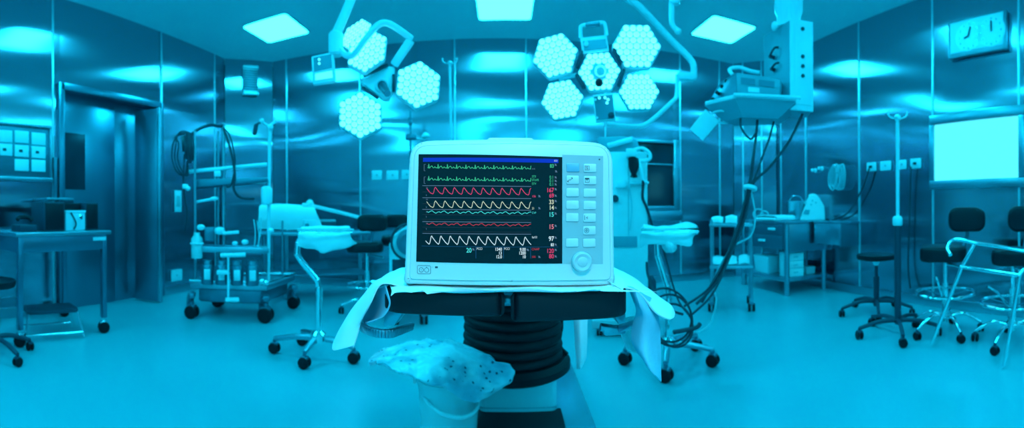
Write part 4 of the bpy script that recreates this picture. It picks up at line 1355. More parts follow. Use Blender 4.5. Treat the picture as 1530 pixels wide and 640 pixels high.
# ---- tall equipment cart (pumps, poles and cables)
t = T('equipment_cart', 'tall equipment cart of steel poles, pump units and hanging cables near the left corner', 'equipment cart', 345, 4.45)
K = t
def k(px, py, y=0.0):
    return K.y(px, py, y)
fl_, fr2, br_, bl_ = k(284, 421, -.25), k(398, 427, -.42), k(441, 418, .15), k(325, 413, .30)
zd = .30
deck = [Vector((v.x, v.y, zd)) for v in (fl_, fr2, br_, bl_)]
t.p('deck', B().prism(deck, (0, 0, .05), .008), 'steel')
dk = t.p('deck_rail', B().tube([v + Vector((0, 0, .075)) for v in deck], .012, 8, smooth=False, closed=True), 'chrome')
mid = sum(deck, Vector()) / 4
t.p('chassis', B().prism([mid + (v - mid) * .86 + Vector((0, 0, -.14)) for v in deck], (0, 0, .14), .03), 'dark_steel')
for v, wr in ((deck[0], .065), (deck[1], .072), (deck[2], .065), (deck[3], .065)):
    c = mid + (v - mid) * .97
    f = t.p('fender', B().torus((c.x, c.y, .12), .11, .035, (1, .25, 0), 14, 8, 0, PI).box((c.x, c.y, .23), (.07, .12, .06), .02), 'dark_steel')
    caster(t, (c.x, c.y), wr, fork='dark_steel', yaw=1.2)
def pole(x0, y0, x1, y1, y, rad, m='steel', nm='pole'):
    A, C_ = k(x0, y0, y), k(x1, y1, y)
    return t.p(nm, B().rod(A, C_, rad, n=12), m)
pole(291, 196, 292, 418, -.2, .013)
pole(334, 184, 334, 418, -.05, .018)
pole(326, 196, 326, 410, .1, .011)
pole(403, 186, 401, 420, -.1, .016, 'housing_pale')
pole(422, 330, 422, 415, .1, .011)
pole(341, 384, 341, 447, -.5, .010, 'housing_pale', 'pedal_rod')
t.p('pedal', B().box(k(347, 448, -.5), (.13, .09, .03), .01), 'outlet')
t.p('cross_bar', B().rod(k(281, 257, -.1), k(399, 246, -.1), .020), 'housing_pale')
t.p('clamp', B().box(k(325, 260, -.12), (.07, .05, .06), .01), 'outlet')
t.p('instrument_tray', B().prism([k(293, 280, -.15), k(400, 272, -.15), k(400, 265, -.15), k(293, 268, -.15)], (0, .28, 0), .006), 'dark_steel')
t.p('upper_hose', B().tube([k(288, 200, -.15), k(292, 196, -.1), k(303, 190, -.1), k(316, 187, -.08), k(328, 189, -.06), k(334, 187, -.05)], .018, 8), 'dark_plastic')
for i, (ox, sgn) in enumerate(((0, 1), (4, .8), (8, .9))):
    t.p('cable_loop', B().tube([k(284 - ox * .4, 199, -.16 - .01 * i), k(270 - ox, 197 + ox, -.18), k(259 + ox, 214, -.2), k(257 + ox, 236, -.2), k(264 + ox, 256, -.2), k(276 + ox * .6, 262, -.18), k(280, 240, -.17)], .008, 7), 'cable')
for i, (a, c) in enumerate((((276, 203), (280, 238)), ((281, 200), (284, 244)), ((285, 200), (288, 240)), ((273, 205), (275, 226)))):
    t.p('cable_hank', B().tube([k(a[0], a[1], -.2), k(a[0] + 1.5, (a[1] + c[1]) / 2, -.23), k(c[0], c[1], -.2)], .019, 8), 'cable')
t.p('cable_tail', B().tube([k(276, 230, -.2), k(274, 262, -.2), k(275, 290, -.2), k(279, 318, -.2), k(276, 345, -.18)], .009, 7), 'cable')
t.p('clamp', B().box(k(277, 279, -.2), (.06, .05, .05), .012), 'outlet')
t.p('clamp_knob', B().ball(k(281, 282, -.22), .025), 'outlet')
t.p('drop_cable', B().tube([k(334, 192, -.08), k(341, 212, -.12), k(347, 235, -.14), k(351, 262, -.16), k(349, 280, -.16), k(355, 292, -.16), k(365, 297, -.16), k(380, 297, -.14)], .013, 8), 'cable')
t.p('drop_cable', B().tube([k(334, 190, -.08), k(344, 205, -.12), k(351, 240, -.14), k(346, 275, -.16), k(338, 280, -.16)], .008, 7), 'cable')
t.p('hook_arm', B().rod(k(403, 190, -.1), k(392, 182, -.1), .012).ball(k(391, 181, -.1), .026).rod(k(403, 188, -.1), k(412, 181, -.1), .014).ball(k(404, 190, -.12), .032), 'housing_pale')
t.p('probe', B().rod(k(383, 186, -.12), k(380, 201, -.12), .022).rod(k(383, 186, -.12), k(391, 182, -.1), .010), 'dark_plastic')
t.p('fluid_chamber', B().lathe([(.05, 0), (.055, .01), (.055, .16), (.045, .18), (.02, .19)], k(398, 306, -.15), (0, 0, 1), 20), 'housing_pale')
t.p('fluid_bag', B().prism([k(391, 304, -.2), k(407, 304, -.2), k(407, 281, -.2), k(391, 281, -.2)], (0, .05, 0), .012), 'outlet')
t.p('side_bracket', B().rod(k(292, 302, -.15), k(322, 297, -.2), .014).ball(k(320, 297, -.2), .03, sc=(1.5, 1, .7)), 'housing_pale')
t.p('pump_shelf', B().prism([k(300, 377, -.3), k(402, 379, -.4), k(402, 371, -.4), k(300, 369, -.3)], (0, .32, 0), .006), 'steel')
for i, x in enumerate((310, 331, 354, 377)):
    a = k(x, 412, -.30 - .03 * i)
    hd = t.p('pump_head', B().lathe([(.058, 0), (.062, .01), (.062, .17), (.05, .19)], Vector((a.x, a.y, zd + .05)), (0, 0, 1), 22), 'dark_steel')
    t.p('pump_label', B().box(Vector((a.x, a.y - .060, zd + .15)), (.06, .012, .10), .004), 'outlet', hd)
    t.p('pump_cap', B().lathe([(.04, .19), (.045, .2), (.045, .235), (.02, .24)], Vector((a.x, a.y, zd + .05)), (0, 0, 1), 20), 'steel', hd)
t.p('grab_handle', B().rod(k(329, 382, -.5), k(367, 381, -.5), .020), 'outlet')
t.p('side_bar', B().rod(k(333, 349, -.3), k(357, 347, -.32), .016), 'outlet')
t.p('bottle', B().lathe([(.05, 0), (.055, .01), (.055, .19), (.03, .225), (.03, .25)], k(294, 386, -.3), (0, 0, 1), 22), 'clear_plastic')
t.p('bottle_clamp', B().torus(k(294, 364, -.3), .06, .010, (0, 0, 1), 22, 7), 'outlet')
for (x0, y0, x1, y1) in ((384, 330, 386, 372), (379, 328, 380, 370), (390, 326, 384, 372)):
    t.p('tubing', B().tube([k(x0, y0, -.2), k((x0 + x1) / 2 + 2, (y0 + y1) / 2, -.24), k(x1, y1, -.26)], .006, 7), 'pale_cable')
for (x, y, s) in ((404, 345, .03), (300, 340, .035), (328, 345, .045), (366, 362, .03), (351, 364, .025)):
    t.p('fitting', B().ball(k(x, y, -.25), s, sc=(1.2, 1, .9)), 'housing_pale')
t.p('gauge_box', B().box(k(313, 350, -.2), (.10, .10, .14), .015), 'dark_steel')
t.p('corner_knob', B().ball(k(391, 421, -.45), .035).ball(k(398, 423, -.45), .03), 'chrome')
t.p('foot_switch', B().box(k(333, 407, -.46), (.12, .10, .035), .01), 'outlet')

# ---- draped instrument table behind the cart
t = T('instrument_table', 'steel instrument table by the back wall with a white cloth and boxes on top', 'table', 462, 5.3, rot=.06)
zt = t.q(462, 346).z
x0, x1 = t.q(388, 340).x, t.q(548, 340).x
t.p('table_top', B().box2((x0, -.25, zt - .04), (x1, .30, zt), .006), 'steel')
for x in (x0 + .06, x0 + .32, x1 - .05):
    for y in (-.2, .25):
        t.p('leg', B().rod((x, y, .0), (x, y, zt - .03), .018), 'steel')
t.p('lower_shelf', B().box2((x0 + .03, -.22, .28), (x1 - .03, .27, .30), .005), 'dark_steel')
IT = t
def it(px, py, y=0.0):
    return IT.y(px, py, y)
def IW(v):
    return IT.M @ v
pts = [[(386, 343, -.27), (420, 343, -.27), (455, 344, -.27), (482, 345, -.27)], [(386, 326, -.28), (420, 327, -.28), (455, 326, -.27), (480, 335, -.26)], [(388, 309, -.2), (420, 307, -.2), (452, 310, -.2), (470, 312, -.2)], [(390, 306, .1), (420, 305, .1), (452, 307, .1), (470, 310, .1)]]
one('white_cloth_cover', B().sheet([[IW(it(*p)) for p in r] for r in pts], 5, .02, .012, 9, 4), 'cloth_white', 'white cloth heaped over the left half of the instrument table', 'cloth')
b = B()
A, C_ = it(466, 313, -.1), it(540, 327, -.1)
cp = [it(452, 306, -.1), it(466, 308, -.1), it(500, 316, -.12), it(528, 323, -.14), it(541, 327, -.14)]
for a, c in zip(catmull(cp, 4), catmull(cp, 4)[1:]):
    dd = c - a
    b.box((a + c) / 2, (dd.length * 1.2, .09, .045), .012, Vector((1, 0, 0)).rotation_difference(dd.normalized()).to_matrix())
b.ball(it(463, 305, -.1), .05, sc=(1, 1, 1.1))
for v in b.bm.verts:
    v.co = IW(v.co)
one('padded_arm_board', b, 'cloth_white', 'long white padded arm board sloping right over the instrument table', 'arm board')
A = it(490, 345, -.15)
t4 = T('instrument_case', 'dark rectangular case under the sloping white arm board', 'case', origin=IW(Vector((A.x, -.02, zt))), away=IT.M.to_3x3() @ Vector((0, 1, 0)))
t4.p('body', B().box2((-.10, -.1, 0), (.10, .1, .12), .006), 'dark_plastic')
t4.p('lid', B().box2((-.105, -.105, .12), (.105, .105, .145), .006), 'panel_grey')
A = it(510, 345, -.15)
t4 = T('instrument_tray', 'small white tray right of the dark case on the instrument table', 'tray', origin=IW(Vector((A.x, -.04, zt))), away=IT.M.to_3x3() @ Vector((0, 1, 0)))
t4.p('tray', B().box2((-.075, -.09, 0), (.075, .09, .05), .01), 'outlet')
t4.p('rim', B().box2((-.085, -.10, .05), (.085, .10, .062), .005), 'white_enamel')
A = it(438, 344, -.2)
t4 = T('glove_box', 'white box with a dark end at the front of the cloth heap', 'box', origin=IW(Vector((it(462, 344, -.32).x, -.38, zt))), away=IT.M.to_3x3() @ Vector((0, 1, 0)))
t4.p('carton', B().box2((-.07, -.06, 0), (.07, .06, .15), .005), 'outlet')
t4.p('opening', B().box2((-.055, -.064, .05), (-.01, -.058, .11), .003), 'dark_steel')

# ---- mayo stands
def mayo(label, px, r, tray_px, tray_y, pole_pts, hub, feet, wr, group='draped instrument stands'):
    t = T('mayo_stand', label, 'instrument stand', px, r, group)
    x0, x1 = t.q(tray_px[0], tray_y).x, t.q(tray_px[1], tray_y).x
    z = t.q(px, tray_y).z
    tr = t.p('tray', B().box2((x0, -.19, z - .02), (x1, .17, z), .006), 'chrome')
    t.p('tray_rim', B().tube([(x0, -.19, z + .012), (x1, -.19, z + .012), (x1, .17, z + .012), (x0, .17, z + .012)], .010, 7, smooth=False, closed=True), 'chrome', tr)
    P = [t.q(*p) for p in pole_pts]
    for i, (a, c) in enumerate(zip(P, P[1:])):
        t.p('pole', B().rod(a, c, .022 if i < len(P) - 2 else .026).ball(a, .023), 'chrome')
    t.p('tray_arm', B().rod(P[0], Vector((P[0].x, 0, z - .02)), .018).rod((x0 + .05, 0, z - .03), (x1 - .05, 0, z - .03), .012), 'chrome')
    H = t.q(*hub)
    t.p('hub', B().lathe([(.05, -.03), (.055, -.02), (.055, .03), (.03, .05)], H, (0, 0, 1), 22), 'chrome')
    for (fx, fy) in feet:
        # ground contact pixel
        g = t.Mi @ floor_pt(fx, fy)
        e = Vector((g.x, g.y, wr * 2.7))
        t.p('base_leg', B().tube([H, (H + e) / 2 + Vector((0, 0, .012)), e], .024, 10, r2=.017), 'steel')
        caster(t, (g.x, g.y), wr, yaw=1.15)
    return t, z, x0, x1
t, z, x0, x1 = mayo('chrome instrument stand on wheels with a draped tray, left of the operating table', 471, 3.0, (447, 524), 345,
    [(452, 352), (445, 364), (444, 380), (449, 389), (474, 419), (476.5, 430), (476, 505)], (475.5, 505), ((410, 528), (455, 551), (529, 543), (452, 516)), .040)
M1 = t
def MW(px, py, y):
    return M1.M @ M1.y(px, py, y)
top = [[(449, 340, .15), (470, 338, .15), (500, 337, .15), (521, 338, .15)],
       [(445, 343, -.0), (468, 342, 0), (500, 341, 0), (524, 342, 0)],
       [(446, 348, -.2), (465, 349, -.2), (500, 348, -.2), (523, 347, -.2)],
       [(446, 357, -.21), (462, 362, -.22), (498, 360, -.22), (525, 356, -.21)],
       [(444, 366, -.21), (466, 372, -.21), (492, 374, -.23), (534, 365, -.19)],
       [(442, 368, -.2), (472, 373, -.2), (484, 378, -.22), (532, 366, -.18)]]
one('tray_drape', B().sheet([[MW(*p) for p in r] for r in top], 6, .004, .010, 14, 6), 'cloth_white', 'pale drape over the left instrument stand, hanging to a point', 'drape', 'drapes on the instrument stands')
cp = [(457, 345, -.1), (463, 346, -.12), (470, 347, -.14)]
t, z, x0, x1 = mayo('chrome instrument stand on wheels with a lumpy draped tray, right of the operating table', 998, 2.78, (962, 1040), 344,
    [(983, 352), (982, 362), (983, 382), (997, 428), (998.5, 448), (997, 512)], (997, 514), ((934, 545), (995, 571), (1065, 548), (1040, 524)), .042)
M2 = t
def NW(px, py, y):
    return M2.M @ M2.y(px, py, y)
top = [[(962, 334, .14), (985, 338, .14), (1010, 336, .14), (1030, 331, .14), (1041, 338, .14)],
       [(960, 340, 0), (985, 342, 0), (1010, 341, 0), (1030, 336, 0), (1044, 342, 0)],
       [(960, 347, -.2), (985, 347, -.2), (1010, 347, -.2), (1030, 346, -.2), (1043, 347, -.2)],
       [(957, 358, -.2), (975, 358, -.2), (1003, 360, -.21), (1026, 358, -.2), (1038, 352, -.18)],
       [(955, 372, -.18), (966, 365, -.19), (1000, 365, -.2), (1028, 369, -.2), (1035, 360, -.17)]]
one('tray_drape', B().sheet([[NW(*p) for p in r] for r in top], 6, .004, .014, 13, 8), 'cloth_white', 'pale lumpy drape over the right instrument stand', 'drape', 'drapes on the instrument stands')
top = [[(990, 360, -.16), (1000, 361, -.2), (1009, 362, -.16)], [(991, 370, -.16), (1002, 368, -.22), (1010, 370, -.16)], [(996, 377, -.14), (1004, 376, -.2), (1008, 374, -.15)]]
one('tray_drape', B().sheet([[NW(*p) for p in r] for r in top], 6, .006, .006, 13, 2), 'cloth_white', 'small bunched cloth hanging at the middle of the right instrument stand', 'drape', 'drapes on the instrument stands')
# cables coiled round the foot of the right stand
for i, (cx, cy, R, r) in enumerate(((1003, 478, .155, 2.62), (1008, 486, .13, 2.6), (998, 470, .17, 2.66))):
    d = ray(cx, cy); kk = r / math.hypot(d.x, d.y); c = CAMP + d * kk
    one('coiled_cable', B().torus(c, R, .007, (.2, -1, .35 + .1 * i), 30, 7), 'cable', ('largest', 'smallest', 'middle')[(1, 0, 2)[0]] + ' black cable loop hung round the right instrument stand pole' if False else ('middle-sized black cable loop hung low round the right instrument stand pole', 'smallest black cable loop hung lowest round the right instrument stand pole', 'widest black cable loop hung highest round the right instrument stand pole')[i], 'cable', 'cable loops on the right stand')
cable('black hose curving from the white tower base down to the right instrument stand foot', [(966, 392, 3.0), (968, 412, 2.95), (980, 440, 2.85), (1000, 462, 2.7), (1020, 470, 2.62)], rad=.008, group='hoses by the right stand', name='hose', cat='hose')
cable('thin black hose beside the white tower hanging past the stand pole', [(988, 362, 2.72), (996, 390, 2.72), (1005, 425, 2.7), (1015, 452, 2.66), (1030, 472, 2.6)], rad=.006, group='hoses by the right stand', name='hose', cat='hose')
cable('black power brick cable lying at the right stand foot', [(1006, 497, 2.6), (1022, 494, 2.62), (1040, 490, 2.64), (1046, 484, 2.66)], rad=.014, group='hoses by the right stand', name='hose', cat='hose')

# ---- grey swivel chairs
def chair(label, px, r, yaw, seat, back, base_m, R, n=5, ph=.2, ring=None, group='swivel seats', wr=.032, arch=.03, rest=None):
    """seat / back: (half width px, top px y, bottom px y, x offset px, local y)"""
    t = T('swivel_chair', label, 'chair', px, r, group)
    mpp = r / F
    sw, sy0, sy1, so, sd = seat
    a = t.q(px, sy0); c = t.q(px, sy1)
    zt, zb = a.z, c.z
    t.p('seat', B().prism([(so * mpp + u, v - .0, zb) for u, v in rrect(sw * 2 * mpp, .40, .10, 6)], (0, 0, zt - zb), min(.03, (zt - zb) * .4), 3), 'black_vinyl', angle=60)
    bw, by0, by1, bo, by = back
    zt2, zb2 = t.y(px, by0, by).z, t.y(px, by1, by).z
    cx = bo * mpp
    pts = [(cx + u, by, (zt2 + zb2) / 2 + v) for u, v in rrect(bw * 2 * mpp, zt2 - zb2, min(.09, (zt2 - zb2) * .38), 7)]
    pts = [(u * (1.0 - .05 * ((w - zb2) / (zt2 - zb2) > .9)), v + .25 * (u - cx) ** 2, w) for u, v, w in pts]
    t.p('backrest', B().prism(pts, (0, .07, 0), .028, 4), 'black_vinyl', angle=60)
    yb = by + .06
    t.p('back_post', B().tube([(cx, yb, (zt2 + zb2) / 2), (cx, yb + .02, zb2 - .05), (cx * .5, yb * .8, zb - .01), (0, .05, zb - .03)], .016, 8), 'dark_steel')
    t.p('column', B().rod((0, 0, .10), (0, 0, zb * .7), .028).rod((0, 0, zb * .65), (0, 0, zb), .018), base_m)
    t.p('lever', B().rod((.02, -.03, zb - .03), (.16, -.14, zb - .05), .007), 'chrome')
    if ring:
        rg = t.p('foot_ring', B().torus((0, 0, ring[1]), ring[0], .012, (0, 0, 1), 36, 8), 'chrome')
        for q in range(3):
            aa = .4 + q * 2 * PI / 3
            t.p('ring_spoke', B().rod((0, 0, ring[1] - .03), (math.cos(aa) * ring[0], math.sin(aa) * ring[0], ring[1]), .006), 'dark_steel', rg)
    star(t, 0, 0, n, R, ph, .13, wr, base_m, 'dark_plastic', .018, arch)
    if rest:
        t.p('tilt_arm', B().tube([t.y(*p) for p in rest], .010, 8, smooth=False), 'chrome')
    return t
chair('dark swivel chair behind the left instrument stand, rounded backrest towards the viewer', 548, 4.35, 0, (27, 361, 376, -3, 0), (22, 321, 346, 8, -.16), 'chrome', .27, ph=.5, ring=(.2, .30))
chair('dark swivel chair mostly hidden behind the rounded backrest chair and the monitor', 592, 4.75, 0, (22, 352, 366, 0, 0), (18, 321, 340, 0, -.1), 'chrome', .26)

# white machine left behind the monitor
t = T('suction_unit', 'pale upright machine with a dark grille half hidden behind the monitor left side', 'machine', 612, 4.1)
x0, x1 = t.q(583, 380).x, t.q(640, 380).x
zt = t.q(600, 338).z
t.p('cabinet', B().prism([(x0, -.2, .12), (x1, -.2, .12), (x1, -.2, zt), (x0 + .16, -.2, zt), (x0 + .03, -.2, zt - .09), (x0, -.2, zt - .16)], (0, .42, 0), .012), 'housing_pale')
A, C_ = t.y(586, 412, -.21), t.y(606, 388, -.21)
t.p('grille', B().box2((A.x, -.212, A.z), (C_.x, -.19, C_.z), .004), 'dark_plastic')
t.p('reel', B().lathe([(.12, 0), (.12, .03), (.08, .04), (.08, .02)], t.y(612, 362, -.2), (0, -1, 0), 30), 'dark_steel')
t.p('hose', B().torus(t.y(612, 362, -.24), .165, .012, (0, 1, 0), 30, 7), 'cable')
for sx in (x0 + .05, x1 - .05):
    for y in (-.15, .16):
        caster(t, (sx, y), .045)

# slim drip stand in front of the back wall
def drip(name, label, px, r, ptop, lean, legm, pm, hooks=True, R=.28, n=5, ph=.2, rad=.013, wr=.03, low=None):
    t = T(name, label, 'drip stand', px, r, 'drip stands')
    a = t.q(px + lean, ptop)
    t.p('pole', B().rod((0, 0, .1), a, rad), pm)
    if low:
        b_ = t.q(px, low)
        t.p('lower_pole', B().rod((0, 0, .09), b_, rad * 1.9), legm)
        t.p('height_collar', B().lathe([(rad * 2.4, -.03), (rad * 2.8, -.02), (rad * 2.8, .03), (rad * 2, .05)], b_, (0, 0, 1), 20), 'outlet')
    if hooks:
        for s in (-1, 1):
            t.p('hook', B().tube([a + Vector((0, 0, -.01)), a + Vector((s * .05, 0, .0)), a + Vector((s * .075, 0, .02)), a + Vector((s * .08, 0, .05))], .007, 7), pm)
        t.p('top_cap', B().ball(a, rad * 2.0), pm)
    star(t, 0, 0, n, R, ph, .12, wr, legm, legm, .02, .015)
    return t
drip('drip_stand', 'thin pale drip stand behind the top left corner of the monitor', 678, 4.6, 94, -6, 'steel', 'housing_pale')
t = drip('drip_stand', 'dark clamped drip stand rising behind the monitor left shoulder', 614, 5.4, 166, -1, 'dark_steel', 'dark_steel', hooks=False)
t.p('clamp', B().box(t.q(613, 182), (.05, .06, .09), .012), 'dark_steel')
t.p('clamp', B().box(t.q(614, 205), (.14, .1, .07), .015), 'dark_steel')
t.p('valve', B().lathe([(.05, 0), (.06, .02), (.03, .06), (.015, .07)], t.q(636, 206), (0, 0, 1), 16).rod(t.q(636, 208), t.q(612, 207), .012), 'housing_pale')

# ================================================================== right side
# white tower (anaesthesia workstation) right behind the monitor
t = T('anaesthesia_machine', 'tall white anaesthesia machine standing right behind the monitor right edge', 'machine', 936, 3.75)
AM = t
x0, x1 = t.q(890, 300).x, t.q(966, 300).x
zt = t.q(940, 231).z
t.p('body', B().box2((x0, -.18, .14), (x1, .30, zt), .012), 'cloth_white')
t.p('base', B().box2((x0 - .02, -.26, .07), (x1 + .03, .32, .14), .012), 'panel_grey')
for sx in (x0 + .04, x1 - .02):
    for y in (-.2, .26):
        caster(t, (sx, y), .028)
A, C_ = t.y(922, 370, -.19), t.y(952, 353, -.19)
t.p('drawer_band', B().box2((x0 + .02, -.188, A.z), (C_.x, -.17, C_.z), .004), 'pendant_side')
t.p('seam', B().box2((t.y(939, 300, -.18).x - .004, -.184, A.z), (t.y(939, 300, -.18).x + .004, -.17, zt - .01)), 'panel_grey')
mt = t.p('monitor_head', B().prism([t.y(x, y, -.12) for x, y in ((893, 231), (958, 230), (952, 208), (930, 203), (893, 205))], (0, .25, 0), .015), 'pendant_side')
t.p('vaporiser', B().rod(t.y(908, 218, -.16), t.y(945, 208, -.16), .022), 'housing_pale')
t.p('connector', B().box(t.y(943, 229, -.22), (.085, .08, .07), .01), 'outlet')
t.p('hose_loop', B().tube([t.y(948, 224, -.22), t.y(960, 222, -.22), t.y(970, 229, -.22), t.y(970, 238, -.22), t.y(958, 241, -.22), t.y(948, 238, -.22)], .016, 8), 'outlet')
bagp = [[(939, 236), (946, 234), (954, 237)], [(939, 246), (947, 245), (955, 247)], [(941, 256), (947, 257), (953, 255)], [(945, 263), (947, 266), (949, 263)]]
t.p('breathing_bag', B().sheet([[t.y(x, y, -.25 - .03 * (i == 1)) for i, (x, y) in enumerate(r)] for r in bagp], 5, .035), 'black_vinyl')
t.p('corrugated_hose', B().tube([t.y(952, 238, -.22), t.y(957, 250, -.24), t.y(961, 268, -.24), t.y(968, 274, -.22)], .015, 8), 'housing_pale')
t.p('corrugated_hose', B().tube([t.y(956, 248, -.23), t.y(961, 270, -.24), t.y(960, 295, -.24), t.y(966, 310, -.22), t.y(972, 330, -.2), t.y(976, 345, -.2)], .012, 8), 'cable')
t.p('thin_line', B().tube([t.y(940, 262, -.2), t.y(941, 285, -.2), t.y(944, 310, -.2), t.y(941, 345, -.2)], .005, 6), 'pale_cable')
t.p('side_rail', B().box(t.y(951, 273, -.2), (.12, .04, .03), .006).box(t.y(928, 276, -.2), (.09, .04, .06), .01), 'outlet')
t.p('port', B().lathe([(.03, 0), (.03, .02)], t.y(919, 297, -.18), (0, -1, 0), 18), 'dark_plastic')
t.p('foot_cylinder', B().lathe([(.055, .1), (.06, .12), (.06, .42), (.03, .47)], (t.q(970, 380).x, .0, .0), (0, 0, 1), 22), 'dark_plastic')

# steel trolley with linen, left of the steel table
t = T('linen_trolley', 'open steel trolley with white linen on both shelves, below the pendant cables', 'trolley', 1092, 4.55)
x0, x1 = t.q(1061, 335).x, t.q(1124, 335).x
LT = t
z1, z2 = t.q(1092, 334).z, t.q(1092, 394).z
t.p('top_shelf', B().box2((x0, -.2, z1 - .03), (x1, .22, z1), .005), 'steel')
t.p('lower_shelf', B().box2((x0, -.2, z2 - .03), (x1, .22, z2), .005), 'steel')
for x in (x0 + .02, x1 - .02):
    for y in (-.18, .2):
        t.p('post', B().rod((x, y, .1), (x, y, z1 + .04), .015), 'steel')
        caster(t, (x, y), .045)
for i, (zz, xs) in enumerate(((z1, (.18, .5)), (z2, (.18, .5, .8)))):
    for j, u in enumerate(xs):
        w_ = (x1 - x0) * .26
        c = x0 + (x1 - x0) * u
        o = LT.M @ Vector((c, 0, zz + .001))
        b = B().sheet([[Vector((c + a * w_ * .5, yy, zz + .004 + hgt * (1 - .25 * abs(a)))) for a in (-1, -.4, .3, 1)] for yy, hgt in ((-.17, .015), (-.13, .07 + .02 * j), (.05, .08), (.16, .02))], 4, .010, .01, 16, 3 * i + j)
        for v in b.bm.verts:
            v.co = LT.M @ v.co
        one('folded_linen', b, 'cloth_white', ('pale linen bundle on the trolley top, left end', 'pale linen bundle on the trolley top, right of the left one', '', 'pale linen bundle at the left of the trolley lower shelf', 'pale linen bundle in the middle of the trolley lower shelf', 'pale linen bundle at the right of the trolley lower shelf')[i * 3 + j], 'linen', 'linen on the steel trolley')

# steel table with drawers in the right corner
def fp_in(px, py, lim=3.70):
    v = floor_pt(px, py)
    return v
cT = floor_pt(1175, 443)
lT, rT = floor_pt(1111, 426), floor_pt(1238, 432)
dl = (lT - cT).normalized(); dr = (rT - cT).normalized()
t = T('steel_table', 'big steel work table with drawers and an open lower shelf in the right corner', 'table', origin=cT, away=(-.02, 1))
ST = t
# local frame: x to the right wall, y along the wall into the corner
def sx(px, py, y):
    return t.y(px, py, y)
zt = sx(1175, 331, 0).z
Wd = 3.74 - cT.x
Dp = 1.02
tp = t.p('table_top', B().box2((-.02, -.02, zt - .035), (Wd, Dp, zt), .005), 'steel')
z_ap = sx(1175, 378, 0).z
t.p('side_panel', B().box2((.02, -.01, z_ap), (Wd, .01, zt - .035), .003), 'steel')
zd1 = zt - .035
dw = Dp * .82
for i, (zz0, zz1) in enumerate(((zd1 - .13, zd1 - .005), (zd1 - .30, zd1 - .14))):
    dwr = t.p('drawer', B().box2((-.012, .06, zz0), (.3, .06 + dw, zz1), .004), 'dark_steel')
    yy = .20 if i == 0 else .42
    t.p('drawer_pull', B().box2((-.03, yy, (zz0 + zz1) / 2 - .012), (-.010, yy + .14, (zz0 + zz1) / 2 + .018), .006), 'outlet', dwr)
t.p('drawer_case', B().box2((.0, .05, zd1 - .31), (.45, .07 + dw, zd1), .003), 'dark_steel')
for (x, y) in ((0.025, 0.02), (0.025, Dp - .03), (Wd - .04, .02), (Wd - .04, Dp - .03)):
    t.p('leg', B().rod((x, y, 0), (x, y, zt - .03), .034), 'steel')
zs = .21
t.p('lower_shelf', B().box2((0, 0, zs - .045), (Wd, Dp, zs), .006), 'steel')
def crate(label, x, y, w_, d_, h_, nm='storage_bin', m='outlet', lid=True, z=None):
    t_ = T(nm, label, 'bin', origin=ST.M @ Vector((x, y, zs if z is None else z)), away=ST.M.to_3x3() @ Vector((0, 1, 0)), group='bins on the lower shelf')
    body = B().prism([(-w_ * .44, -d_ * .44, 0), (w_ * .44, -d_ * .44, 0), (w_ * .44, d_ * .44, 0), (-w_ * .44, d_ * .44, 0)], (0, 0, h_), .008)
    for v in body.bm.verts:
        kx = 1 + .12 * v.co.z / h_
        v.co.x *= kx; v.co.y *= kx
    t_.p('body', body, m)
    t_.p('rim', B().box2((-w_ / 2, -d_ / 2, h_ - .02), (w_ / 2, d_ / 2, h_ + .004), .006), m)
    return t_
crate('larger pale bin on the steel table lower shelf, farther from the viewer', .18, .62, .26, .34, .22)
t_ = T('drawer_unit', 'pale unit of three small drawers on the lower shelf by the front leg', 'drawer unit', origin=ST.M @ Vector((.20, .14, zs)), away=ST.M.to_3x3() @ Vector((.2, 1, 0)))
t_.p('shell', B().box2((-.12, -.09, 0), (.12, .12, .30), .006), 'outlet')
for i in range(3):
    dd = t_.p('drawer', B().box2((-.108, -.105, .012 + i * .096), (.108, .05, .10 + i * .096), .006), 'white_enamel')
    t_.p('pull', B().box2((-.03, -.115, .05 + i * .096), (.03, -.10, .065 + i * .096), .004), 'panel_grey', dd)
crate('small grey box beside the pale drawer unit on the lower shelf', .47, .16, .16, .16, .09, 'storage_box', 'panel_grey')
crate('shallow dark tray behind the larger pale bin on the lower shelf', .48, .62, .24, .3, .10, 'storage_tray', 'dark_steel')
# white device on the table
A = sx(1213, 329, .16)
t_ = T('benchtop_device', 'white sloped benchtop device with a rounded head on the steel table', 'device', origin=ST.M @ Vector((A.x, .18, zt)), away=ray(1213, 316))
def dq(px, py, y=0.0):
    return t_.y(px, py, y)
bz = 0.0
poly = [dq(1195, 329), dq(1233, 329), dq(1232, 309), dq(1224, 295), dq(1219, 290), dq(1210, 291), dq(1206, 298)]
poly[0].z = 0.002; poly[1].z = .002
bd = t_.p('body', B().prism(poly, (0, .2, 0), .014, 3), 'white_enamel')
t_.p('window', B().prism([dq(1200, 320, -.004), dq(1208, 321, -.004), dq(1210, 314, -.004), dq(1203, 313, -.004)], (0, -.004, 0), .001), 'pendant_side', bd)
t_.p('knob', B().lathe([(.02, 0), (.02, .012)], dq(1203, 303, -.002), (0, -1, 0), 14), 'panel_grey', bd)
for (x, y) in ((1214, 300), (1219, 303), (1212, 306)):
    t_.p('key', B().lathe([(.012, 0), (.012, .006)], dq(x, y, -.002), (0, -1, 0), 12), 'panel_grey', bd)
t_.p('head', B().ball(dq(1214, 293, .08), .045, sc=(1.3, 1, .7)), 'white_enamel', bd)
A = sx(1175, 328, .2)
t_ = T('folded_towel', 'folded white towel lying on the steel table left of the white device', 'towel', origin=ST.M @ Vector((.14, .42, zt)), away=ST.M.to_3x3() @ Vector((.0, 1, 0)))
b = B().sheet([[Vector((x, y, .012 + hgt)) for x in (-.14, -.05, .06, .15)] for y, hgt in ((-.24, .0), (-.22, .05), (0, .06), (.2, .05), (.22, 0))], 4, .012, .008, 14, 4)
t_.p('towel', b, 'cloth_white')
